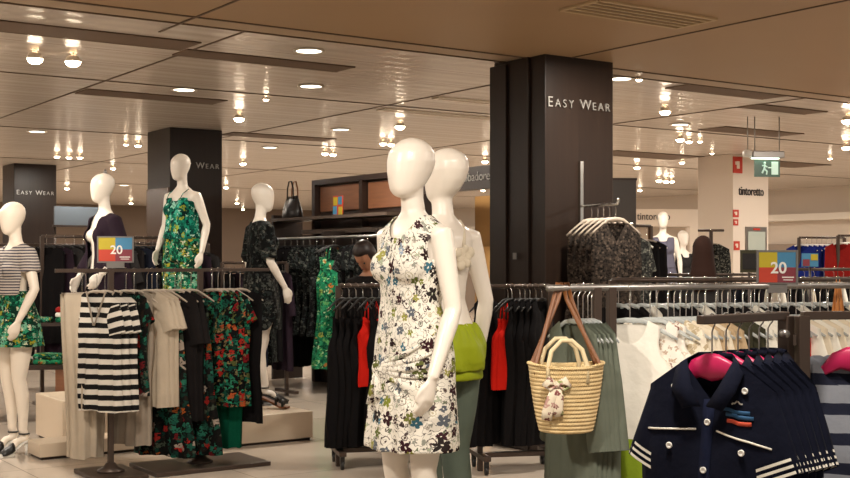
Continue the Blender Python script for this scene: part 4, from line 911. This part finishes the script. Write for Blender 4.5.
def sale_sign(label, c, rz, w, h, stand=.0):
    r = thing('sale_sign', label, 'sign', c, rz, None)
    k = MB()
    k.box((0,0,h/2),(w,.01,h)); k.build('panel', M['greymetal'], r)
    k = MB(); x0,x1,z0,z1 = -w/2+.006,w/2-.006,.006,h-.006; xm = (x0+x1)/2; zm = z0+(z1-z0)*.5
    for (a,b,c_,d_,mm) in ((x0,xm,zm,z1,0),(xm,x1,zm,z1,1),(x0,xm,z0,zm,2),(xm,x1,z0,zm,3)): k.box(((a+b)/2,-.0065,(c_+d_)/2),(b-a,.003,d_-c_),m=mm)
    k.build('printed_sheet',[YEL,BLU,RED_,PUR],r)
    f = MB()
    for x in (-w/2,w/2): f.box((x,-.002,h/2),(.008,.016,h+.008))
    for z in (0,h): f.box((0,-.002,z),(w,.016,.008))
    f.build('frame', M['greymetal'], r)
    t_ = text('numeral','20',h*.48,M['whiteplastic'],r,None,.002,bold=.002); t_.matrix_basis = Matrix.Translation(V((w*.03,-.0095,h*.47))) @ Matrix.Rotation(pi/2,4,'X')
    k = MB(); k.box((w*.27,-.0085,h*.2),(w*.3,.002,h*.035)); k.box((w*.27,-.0085,h*.12),(w*.24,.002,h*.025)); k.build('small_print', M['whiteplastic'], r)
    k = MB(); k.box((0,0,-.02),(w*.5,.02,.04)); k.build('clip', M['greymetal'], r)
    return r
p = on(q0,q1,115.5); sale_sign('multicoloured 20 sale sign standing on the left clothes rack', V((p.x,p.y,1.402+.034)), R(8), .232, .17)
# --- dark racks at the back left
def dark_rack(label, p0, p1, h, n, lbl, grp, hk='blackh', kinds=range(6), yaw=None, jit=.12, near=False, mt='rackmetal'):
    frame_rack(label, V((p0.x,p0.y,0)), V((p1.x,p1.y,0)), h, base='bar', mt=mt)
    d = p1-p0; yw = (atan2(d.y,d.x)+pi/2) if yaw is None else yaw
    for i in range(n):
        p = p0+d*((i+.5)/n); p.z = h; kd = list(kinds)[i*7 % len(list(kinds))]
        key = 'dark%d' % kd if isinstance(kd,int) else kd
        hang(p, yw+random.uniform(-jit,jit), key, 'dark_garment', (lbl % NTH[i]) if near else lbl, 'clothing', hk, 'hanger on the '+label.split(',')[0], grp, 'hangers on the '+label.split(',')[0], rail=.014)
a0 = PZ(42,11.6,0); dark_rack('back rack of dark clothes left of the cardigan mannequin', a0, a0+A*1.35, 1.68, 15, '%s dark garment from the left on the back rack at left', 'dark clothes on the back left rack', yaw=R(-12), near=True)
a0 = PZ(126,12.2,0); dark_rack('dark clothes rack in front of the second pillar', a0, a0+A*.9, 1.62, 9, '%s dark garment from the left on the rack before the second pillar', 'dark clothes by the second pillar', yaw=R(-20), near=True)
a0 = PZ(222,12.4,0); dark_rack('far dark clothes rack right of the second pillar', a0, a0+A*.75, 1.42, 8, '%s dark garment from the left on the far rack right of the second pillar', 'dark clothes right of the second pillar', near=True)
a0 = PZ(50,16.5,0); dark_rack('farthest dark clothes rack at left', a0, a0+A*1.6, 1.6, 12, '%s dark garment from the left on the farthest left rack', 'dark clothes on the farthest left rack', near=True)
a0 = PZ(-10,13.2,0); dark_rack('dark clothes rack behind the striped T-shirt mannequin', a0, a0+A*1.1, 1.62, 10, '%s dark garment from the left behind the striped T-shirt mannequin', 'dark clothes behind the striped T-shirt mannequin', near=True)
# display board of the far left and hanging rail accessory
bd = thing('display_board', 'wide grey blue picture board above the dark clothes at far left', 'board', PZ(80,18.5,1.98), ANG); MB().box((0,0,.14),(.8,.04,.3)).build('picture', mat('grey_blue_picture','#4c545c',.5), bd); MB().box((0,.0,-.01),(.84,.06,.03)).build('frame', M['darkmetal'], bd)
for x in (-.38,.38): MB().tube([(x,.03,-1.98),(x,.03,0)],.014,6).build('stand_pole', M['darkmetal'], bd)
# --- display table, far left
tb = thing('display_table', 'two-tier dark wood display table at far left with folded green clothes', 'table', PZ(30,10.9,0), R(12))
MB().box((0,0,.50),(1.05,.7,.04)).build('table_top', M['darkwood'], tb)
for x in (-.45,.4):
    for y in (-.3,.3): MB().box((x,y,.24),(.3 if x > 0 else .2,.06,.48)).build('leg', M['wood'], tb)
MB().box((.18,.18,.86),(.62,.3,.03)).build('upper_shelf', M['darkwood'], tb)
for x in (-.1,.46): MB().tube([(x,.18,.52),(x-.03,.10,.68),(x,.18,.85)],.012,6).build('shelf_bracket', M['greymetal'], tb)
def folded(parent_p, rz, loc, key, lb, s=(.26,.2,.045), grp='folded green print clothes'):
    k = MB(); rows=[]
    n=24
    for z,sc in ((0,.92),(.2,1),(.8,1),(1,.9)):
        rows.append([V((s[0]/2*sc*math.copysign(abs(cos(2*pi*q/n))**.35,cos(2*pi*q/n)), s[1]/2*sc*math.copysign(abs(sin(2*pi*q/n))**.35,sin(2*pi*q/n)), s[2]*z+.004*sin(q*1.3)*(z>.5))) for q in range(n)])
    k.loft(rows); mw = Matrix.Translation(V(parent_p)) @ Matrix.Rotation(rz,4,'Z') @ V(loc)
    o = k.build('folded_garment', M[key], None, loc=mw, rz=rz+random.uniform(-.1,.1)); tag(o, lb, 'clothing', grp); return o
tl = tb.location
for i,(x,y,z,key) in enumerate(((-.38,-.15,.52,'floral_green'),(-.1,-.16,.52,'floral_green'),(.18,-.17,.52,'floral_green2'),(.4,-.15,.52,'floral_green'),(-.38,-.15,.566,'floral_jump'),(.18,-.17,.566,'floral_green'))):
    folded(tl,R(12),(x,y,z),key,'%s folded green print garment on the display table lower top' % ['far left lower','second from left','third from left lower','right-hand','far left upper','third from left upper'][i])
for i,(x,z,key) in enumerate(((.05,.876,'floral_green'),(.34,.876,'floral_green2'),(.34,.922,'white'),(.34,.968,'redb'))):
    folded(tl,R(12),(x,.18,z),key,['folded green print garment at the left of the upper table shelf','folded bright green garment at the bottom of the upper shelf pile','folded white garment in the upper shelf pile','folded red garment on top of the upper shelf pile'][i])
# --- wall unit clothes
yw = WA+pi/2
def wuh(x, key, nm, lb, cat, dyaw=0, grp=None): p = W(x,-.32,1.70); return hang(p, ANG+dyaw, key, nm, lb, cat, 'blackh', 'black hanger on the wooden wall unit rail', grp, 'hangers on the wall unit rail', rail=.014)
for i,x in enumerate((-.35,-.2,-.05,.1,.25,.4)): wuh(x,'long_black_dress','long_black_dress','%s long black dress from the left on the wall unit rail' % NTH[i],'dress',R(-8+3*i),'long black dresses')
for i,x in enumerate((.55,.7,.85,1.0)): wuh(x,'black_floral_dress','black_floral_dress','%s black floral dress from the left on the wall unit rail' % NTH[i],'dress',R(5),'black floral dresses')
for i,x in enumerate((1.2,1.27)): wuh(x,'green_floral_dress','green_floral_dress',['bright green print dress with thin straps on the wall unit rail','second bright green print dress directly behind the first'][i],'dress',R(-12))
for i,x in enumerate((1.62,1.7,1.78,1.86,1.94)): wuh(x,'black_floral_dress' if i%2==0 else 'dark0','dark_dress','%s dark dress right of the bright green ones on the wall unit rail' % NTH[i],'dress',R(6),'dark dresses right of the green ones')
# --- low rack behind the main mannequin, left half and right half
def low_rack(label, p0, p1, h, items, yaw):
    frame_rack(label, V((p0.x,p0.y,0)), V((p1.x,p1.y,0)), h, base='bar', casters=True, w=.4)
    for px,key,nm,lb,cat in items:
        p = on(p0,p1,px); p.z = h; hang(p, yaw+random.uniform(-.06,.06), key, nm, lb, cat, 'blackh', 'black hanger on the '+label, 'black clothes on the '+label if 'black' in key else None, 'hangers on the '+label, rail=.014)
a0 = PZ(338,8.45,0); a1 = a0+V((cos(R(14)),sin(R(14)),0))*.72
low_rack('low rack of black and red clothes left of the main mannequin', a0, a1, 1.27, [(px,'black_cami_dress','black_dress','%s black strappy dress from the left, left of the main mannequin' % NTH[i],'dress') for i,px in enumerate((342,349,356,363))]+[(372,'red_camisole','red_camisole','red camisole hanging left of the main mannequin','top'),(379,'black_cami_dress','black_dress','black strappy dress just right of the left red camisole','dress'),(402,'black_cami_dress','black_dress','black strappy dress directly behind the main mannequin','dress')], R(62))
a0 = PZ(480,8.25,0); a1 = a0+V((cos(R(12)),sin(R(12)),0))*.5
low_rack('low rack of red and black clothes left of the big pillar', a0, a1, 1.27, [(486,'black_dress','black_dress','black dress left of the red camisole by the big pillar','dress'),(508,'red_camisole','red_camisole','red camisole hanging between the second mannequin and the straw bag','top'),(512,'red_camisole','red_camisole','second red camisole right behind the one by the big pillar','top')]+[(px,'black_dress','black_dress','%s black dress from the left beside the straw bag' % NTH[i],'dress') for i,px in enumerate((520,525,530,536,542))], R(52))
# --- clothes on the face of the big pillar
pr = thing('pillar_rail', 'chrome face-out rail fixed to the front of the big pillar', 'rail', PZ(580,8.94,0)+V((-.1,.1,0)), ANG)
pc = PZ(592,8.6,1.86); 
l0 = pr.location; inv = Matrix.Rotation(-ANG,3,'Z')
wallp = PZ(545,8.94,0)+A*.34; pr.location = (wallp.x,wallp.y,0)
MB().box((0,-.016,1.95),(.03,.03,.5)).build('wall_strip', M['chrome'], pr); MB().tube([(0,-.01,1.86),(0,-.42,1.86),(0,-.425,1.9)],.011,8).build('arm', M['chrome'], pr)
for i in range(5): 
    p = wallp-B*(.14+.065*i); hang(V((p.x,p.y,1.86)), ANG+R(-22), 'brown_print_dress','print_dress','%s taupe print dress from the pillar on the chrome arm' % NTH[i],'dress','thick','pale hanger on the chrome arm of the big pillar','taupe print dresses','hangers on the chrome pillar arm',rail=.011)
w2 = wallp+A*.25; MB().tube([(.25,-.01,1.72),(.25,-.32,1.72)],.011,8).build('arm', M['chrome'], pr)
for i in range(4):
    p = w2-B*(.13+.05*i); hang(V((p.x,p.y,1.72)), ANG+R(-18), 'grey_print_blouse','print_blouse','%s grey fleck blouse from the pillar, right of the taupe dresses' % NTH[i],'shirt','whiteh','white hanger on the lower chrome arm of the big pillar','grey fleck blouses','hangers on the lower chrome arm',rail=.011)
# --- R2 long rail at right
y2 = R(20); D2 = V((cos(y2),sin(y2),0)); b0 = PZ(547,4.93,0); b1 = b0+D2*1.75; H2 = 1.335
frame_rack('long clothes rack at right carrying the straw bag at its left end', b0, b1, H2, posts=(.13,.17,.92), base='bar', w=.5, railm='greymetal')
def r2(px, key, nm, lb, cat, hk='clear', yaw=y2+R(-58), grp=None, dz=0):
    p = on(b0,b1,px); hang(V((p.x,p.y,H2+dz)), yaw+random.uniform(-.05,.05), key, nm, lb, cat, hk, 'clear hanger on the long right-hand rail' if hk=='clear' else 'white hanger on the long right-hand rail', grp, 'hangers on the long right rail', rail=.014)
for i,px in enumerate((573,578,583,588,592)): r2(px,'grey_green_blouse','blouse','%s grey green blouse from the left behind the straw bag' % NTH[i],'shirt',yaw=R(-66),grp='grey green blouses')
r2(630,'white_lime_dress','white_dress','white sleeveless dress with a lime green hem on the long right rail','dress',yaw=R(-20))
for i,px in enumerate((650,657)): r2(px,'rose_white_blouse','blouse',['white blouse with dark rose print next to the lime-hemmed dress','second white rose print blouse behind the first'][i],'shirt',yaw=R(-38))
for i,(px,key) in enumerate(((668,'lace_blouse'),(674,'cream_blouse'),(680,'cream_blouse'),(686,'tan_blouse'),(692,'cream_blouse'),(698,'tan_blouse'),(705,'tan_blouse'))): r2(px,key,'blouse','%s pale blouse from the left right of the rose print blouses' % NTH[i],'shirt',yaw=R(-38),grp='pale blouses on the long right rail')
for i,px in enumerate((716,722,728)): r2(px,'khaki_top','khaki_top','%s dark khaki top from the left above the navy polos' % NTH[i],'top',yaw=R(-38),grp='khaki tops')
for i,px in enumerate((735,743,751,759)): r2(px,'white_blouse','blouse','%s white blouse from the left behind the navy polos' % NTH[i],'shirt',yaw=R(-38),grp='white blouses behind the polos')
for i,px in enumerate((768,772)): r2(px,'red_top','red_blouse','%s red blouse on the long right rail' % NTH[i],'top',yaw=R(-38))
for i,px in enumerate((780,788,796,804,812,820,828)): r2(px,'cream_blouse' if i%2 else 'white_blouse','blouse','%s off-white blouse from the left at the right end of the long rail' % NTH[i],'shirt',yaw=R(-38),grp='off-white blouses at the right end')
p = on(b0,b1,765); sale_sign('multicoloured 20 sale sign standing on the long right rack', V((PZ(777,p.y,0).x,p.y,1.345)), R(-6), .17, .145)
# --- rail behind R2
c0 = PZ(612,6.6,0); c1 = c0+V((cos(R(10)),sin(R(10)),0))*1.6
frame_rack('second clothes rack behind the long right rail', c0, c1, 1.34, base='bar', w=.45)
for i in range(22):
    p = c0+(c1-c0)*((i+.5)/22); key = ['dark0','black_shirt','white_blouse','dark2'][i%4]
    hang(V((p.x,p.y,1.34)), R(-60)+random.uniform(-.1,.1), key,'garment','%s garment from the left on the rack behind the long right rail' % (NTH+['twenty-first','twenty-second'])[i],'clothing','clear','clear hanger on the second rack behind the long right rail','clothes on the second right rack','hangers on the second right rack',rail=.014)
# --- tan bag straps at right end of R2
ob = thing('shoulder_bag','tan shoulder bag hanging near the right end of the long rack','bag', (PZ(838,5.5,0).x, 5.5, H2), R(20))
for y in (-.012,.012): MB().tube([(-.035,y,-.34),(-.012,y,-.1),(0,y,.018),(.012,y,-.1),(.035,y,-.34)],.011,8,flat=.3,ref=(1,0,0)).build('strap', M['orange'], ob)
k = MB(); k.loft([[V((w*cos(2*pi*q/20),d*sin(2*pi*q/20),z)) for q in range(20)] for z,w,d in ((-.6,.1,.05),(-.58,.13,.065),(-.45,.14,.06),(-.34,.12,.03))]); k.build('bag_body', M['orange'], ob)
# --- straw bag
SB = PZ(566,4.74,1.45+ (260-432)/F*4.74)
sb = thing('straw_bag','woven straw basket bag with brown leather straps and a bow, hung on the rack end','bag', SB, R(4))
m = mat('woven_straw','#c9a76a',.75); t = m_nt['woven_straw']; o_ = t.obj(); s_ = t.sep(o_); an = t.math('ARCTAN2', s_[1], s_[0])
zb = t.math('ABSOLUTE', t.math('SINE', t.math('MULTIPLY', s_[2], pi/.0155))); br_ = t.math('ABSOLUTE', t.math('SINE', t.math('ADD', t.math('MULTIPLY', an, 46), t.math('MULTIPLY', s_[2], 200))))
hh = t.math('ADD', zb, t.math('MULTIPLY', br_, .5)); t.sock(t.b.inputs['Normal'], t.bump(hh, .8, .006))
t.sock(t.b.inputs['Base Color'], t.mix(t.noise(o_,25,3), lin('#c09c62'), lin('#e6d0a0')))
prof = [(0,.085,.06),(.005,.105,.075),(.05,.117,.084),(.12,.13,.092),(.2,.142,.098),(.255,.148,.1)]
k = MB(); rings = []
def pv(z):
    for (a,x,y),(b,u,v) in zip(prof,prof[1:]):
        if z <= b: q=(z-a)/(b-a); return x+(u-x)*q, y+(v-y)*q
    return prof[-1][1:]
N_=66
for i in range(N_+1):
    z=.265*i/N_; a_,b_=pv(z); bp=.0022*abs(sin(pi*z/.0155)); rings.append([V(((a_+bp)*cos(2*pi*q/48),(b_+bp)*sin(2*pi*q/48),z+.008*(z/.26)*cos(4*pi*q/48))) for q in range(48)])
for z,f in ((.262,.94),(.2,.9),(.05,.85),(.012,.8)):
    a_,b_=pv(z); rings.append([V((a_*f*cos(2*pi*q/48),b_*f*sin(2*pi*q/48),z+.008*(z/.26)*cos(4*pi*q/48))) for q in range(48)])
k.loft(rings); bb=k.build('basket', m, sb)
k = MB(); k.tube([(.149*cos(2*pi*q/40),.101*sin(2*pi*q/40),.266+.008*cos(4*pi*q/40)) for q in range(41)],.007,8); k.build('rim', m, sb)
M['rope'] = mat('cream_rope','#d2bf98',.7)
for y in (-.07,.07):
    MB().tube([(-.085,y*1.2,.20),(-.085,y*1.15,.27),(-.07,y,.325),(-.03,y*.9,.365),(.01,y*.9,.365),(.05,y,.33),(.068,y*1.15,.27),(.068,y*1.2,.2)],.009,10).build('rope_handle', M['rope'], sb)
TOPZ = H2+.014+.006-SB.z
hook = on(b0,b1,562); hx = Matrix.Rotation(-R(4),3,'Z') @ (V((hook.x,hook.y,0))-V((SB.x,SB.y,0)))
for y,dx in ((-.085,-.008),(.085,.012)):
    MB().tube([(-.125,y*.5,.23),(-.128,y*.5,.27),(hx.x+dx-.028,hx.y+(.0),TOPZ-.07),(hx.x+dx-.01,hx.y,TOPZ),(hx.x+dx+.01,hx.y,TOPZ),(hx.x+dx+.028,hx.y,TOPZ-.07),(.125,y*.5,.27),(.123,y*.5,.23)],.009,8,flat=.22,ref=(1,0,0)).build('leather_strap', M['leather'], sb)
k = MB()
for s,l in ((-1,.05),(1,.05)): k.tube([(-.055,-.098,.2),(-.055+s*.03,-.112,.215),(-.055+s*l,-.106,.195),(-.055+s*.03,-.1,.18),(-.055,-.1,.195)],[.008,.017,.019,.015,.008],8,flat=.35,ref=(0,0,1))
k.tube([(-.06,-.1,.2),(-.075,-.106,.15),(-.09,-.1,.09),(-.095,-.094,.06)],[.01,.019,.024,.02],8,flat=.25,ref=(1,0,0)); k.tube([(-.05,-.1,.2),(-.045,-.108,.15),(-.05,-.104,.1),(-.045,-.1,.075)],[.01,.016,.02,.018],8,flat=.25,ref=(1,0,0)); k.ball((-.055,-.104,.198),.014)
k.build('bow', floral('bow_print','#d8cbb5',[dict(scale=40,cols=['#7a4a48','#8a9060','#b08a80'],size=.6,petals=5,density=.7)]), sb)
# --- R3: navy polos
dr = V((.77,.64,0)).normalized(); e0 = PZ(700,3.2,0); e1 = e0+dr*.36; H3 = 1.45-60*3.2/1200
def flatrack(label, p0, p1, posts): return frame_rack(label, p0, p1, H3, posts=posts, base='bar', flat=True, w=.5)
pj = on(e0,e1,786); flatrack('brown metal rack arm carrying the navy polos', e0, pj, (1,))
ye = atan2(dr.y,dr.x)-pi/2
for i,px in enumerate((712,726,738,749,759,768)):
    p = on(e0,pj,px); hang(V((p.x,p.y,H3)), R((-40,-48,-53,-57,-60,-62)[i]), 'navy_polo','polo_shirt','%s navy polo shirt %s' % (NTH[i],'from the front on the pink hangers' if i else 'and frontmost of the row on pink hangers'),'shirt','pinkh','%s pink hanger from the front in the navy polo row' % NTH[i],'navy polo shirts',None,rail=.013)
g0 = on(e0,e1,808)+V((.0,.05,0)); g0 = PZ(802,3.45,0); g1 = g0+V((cos(R(12)),sin(R(12)),0))*.48
flatrack('brown metal rack at the right edge carrying striped navy tops', g0, g1, (0,1))
for i,t_ in enumerate((.165,.21,.255,.3,.345)): p = g0+(g1-g0).normalized()*t_; hang(V((p.x,p.y,H3)), R(-24), 'navy_striped_top','striped_shirt','%s navy and grey striped top from the left at the right edge' % NTH[i],'top','pinkh','%s pink hanger from the left at the right edge' % NTH[i],'navy striped tops',None,rail=.013)
lk = thing('rack_connector','H-shaped brown metal bracket joining the two front rack arms at right','bracket',(pj.x,pj.y,0),atan2((g0-pj).y,(g0-pj).x)); Lk=(V((g0.x,g0.y,0))-V((pj.x,pj.y,0))).length
MB().box((Lk/2,0,H3-.07),(Lk-.036,.025,.03)).build('cross_bar', M['rackmetal'], lk); MB().box((Lk/2,0,H3-.3),(Lk-.036,.025,.03)).build('cross_bar', M['rackmetal'], lk); MB().tube([(-.01,-.0,H3-.05),(-.01,-.05,H3-.05)],.012,8).build('knob', M['greymetal'], lk)
# --- far right
a0 = PZ(628,11.5,0); dark_rack('far rack with a black top right of the dark panel', a0, a0+A*.3, 1.78, 3, '%s black top from the left on the far rack right of the dark panel', 'black tops right of the dark panel', hk='wood', kinds=[0], yaw=R(-8), near=True)
a0 = PZ(698,13,0); st = frame_rack('single stand with a grey print jacket in front of the white pillar', a0, a0+V((.28,0,0)), 1.77, posts=(.5,), base='slab', w=.4)
hang(V((a0.x+.14,a0.y,1.77)), R(0)+.01, 'print_jacket','print_jacket','dark grey print jacket on a stand in front of the white pillar','jacket','wood','pale hanger of the dark grey print jacket',rail=.014)
a0 = PZ(799,15.5,0); dark_rack('far rack of blue tops at right', a0, a0+V((.62,.1,0)), 1.74, 9, '%s blue top from the left on the far right rack', 'blue tops on the far right rack', hk='whiteh', kinds=['blue_top'], yaw=R(-30), near=True)
a0 = PZ(838,15.2,0); dark_rack('far rack of red tops at the right edge', a0, a0+V((.6,.1,0)), 1.76, 8, '%s red top from the left on the far right edge rack', 'red tops at the far right edge', hk='whiteh', kinds=['red_brown_top'], yaw=R(-30), near=True)
a0 = PZ(640,12.2,0); dark_rack('mid rack of dark clothes in front of the two small mannequins', a0, a0+V((1.5,.2,0)), 1.3, 16, '%s dark garment from the left in front of the two small mannequins', 'dark clothes before the small mannequins', near=True)
a0 = PZ(770,11.5,0); dark_rack('mid rack of mixed clothes at right before the blue tops', a0, a0+V((1.2,.2,0)), 1.36, 12, '%s mixed garment from the left before the blue tops', 'mixed clothes before the blue tops', kinds=['white_blouse',0,2,'cream_blouse',0,5], hk='whiteh', near=True)
dsg = thing('small_sign','small dark picture sign left of the right-hand sale sign','sign',PZ(749,9,0)+V((0,0,1.36)),R(-4)); MB().box((0,0,.08),(.13,.012,.17)).build('panel', M['khaki'], dsg); MB().box((0,-.008,.08),(.1,.003,.12)).build('image', M['char'], dsg); MB().tube([(0,0,-1.36),(0,0,0)],.01,6).build('stand_pole', M['darkmetal'], dsg); MB().lathe([(.14,0),(.14,.012),(.001,.016)],c=(0,0,-1.36)).build('foot', M['darkmetal'], dsg)
ds2 = thing('small_sign','small multicoloured sign right of the right-hand sale sign','sign',PZ(810,9,0)+V((0,0,1.40)),R(-4)); MB().box((0,0,.05),(.12,.012,.1)).build('panel', BLU, ds2); k=MB(); k.box((-.03,-.008,.03),(.05,.003,.05)); k.box((.03,-.008,.07),(.05,.003,.045),m=1); k.build('colour_patch',[PUR,YEL],ds2); MB().tube([(0,0,-1.40),(0,0,0)],.01,6).build('stand_pole', M['darkmetal'], ds2); MB().lathe([(.14,0),(.14,.012),(.001,.016)],c=(0,0,-1.40)).build('foot', M['darkmetal'], ds2)

LAMP = 58; WORLD = .5; EXPO = .2
SPOTS = [((-1.6,2.6,2.9),(E.location.x,4.8,1.45),225,34),((1.2,2.7,2.9),(.3,5.0,1.3),60,40),((-2.2,5.8,2.9),(Am.location.x,8.95,1.1),150,40),((-2.9,7.0,2.9),(Bm.location.x,9.75,1.5),90,34),((-2.6,7.4,2.9),(Cm.location.x,10.45,1.6),120,32),((-.6,8.2,2.9),(Dm.location.x,10.15,1.3),110,36),
 ((.6,2.2,2.9),(1.2,3.3,1.0),60,50),((.5,3.0,2.9),(.65,4.85,.9),60,40),((3.0,14.2,2.9),(3.35,16.6,1.4),260,30),((-1.6,11.2,2.9),(-.6,13.2,1.9),110,50),((1.5,3.6,2.9),(1.6,5.2,1.1),50,55)]  # the spot on the wall unit is added to brighten its wood panels
# ================================================================= LIGHT
def aim(o, t): o.rotation_euler = (V(t)-o.location).to_track_quat('-Z','Y').to_euler()
WARM = (1,.915,.80)
def area(p, s, e, col=WARM):
    l = bpy.data.lights.new('ceiling_lamp','AREA'); l.shape = 'DISK'; l.size = s; l.energy = e; l.color = col
    o = bpy.data.objects.new('ceiling_lamp', l); COL.objects.link(o); o.location = p; return o
def spot(p, t, e, ang=45, blend=.6, size=.06, col=(1,.91,.79)):
    l = bpy.data.lights.new('spot_lamp','SPOT'); l.energy = e; l.spot_size = R(ang); l.spot_blend = blend; l.shadow_soft_size = size; l.color = col
    o = bpy.data.objects.new('spot_lamp', l); COL.objects.link(o); o.location = p; aim(o, t); return o
for a_ in range(-2, 20, 4):
    for b_ in range(2, 32, 4):
        q = gridpt(a_, b_, CEIL-.05)
        if q.y < 1: continue
        area(q, .3, LAMP)
w = bpy.data.worlds.new('World'); SC.world = w; w.use_nodes = True
w.node_tree.nodes['Background'].inputs[0].default_value = (1,.9,.8,1); w.node_tree.nodes['Background'].inputs[1].default_value = WORLD
for p, t, e, an in SPOTS: spot(p, t, e, an)
cam = bpy.data.cameras.new('camera'); co = bpy.data.objects.new('camera', cam); COL.objects.link(co)
co.location = (0,0,CH); co.rotation_euler = (pi/2,0,0); cam.sensor_width = 36; cam.lens = F/850*36; cam.shift_y = 21/850; cam.clip_end = 200
SC.camera = co
vs = SC.view_settings; vs.view_transform = 'Standard'; vs.look = 'None'; vs.gamma = 1; vs.exposure = EXPO; vs.use_curve_mapping = False
SC.cycles.max_bounces = 8; SC.cycles.diffuse_bounces = 4; SC.cycles.glossy_bounces = 4; SC.cycles.sample_clamp_indirect = 6
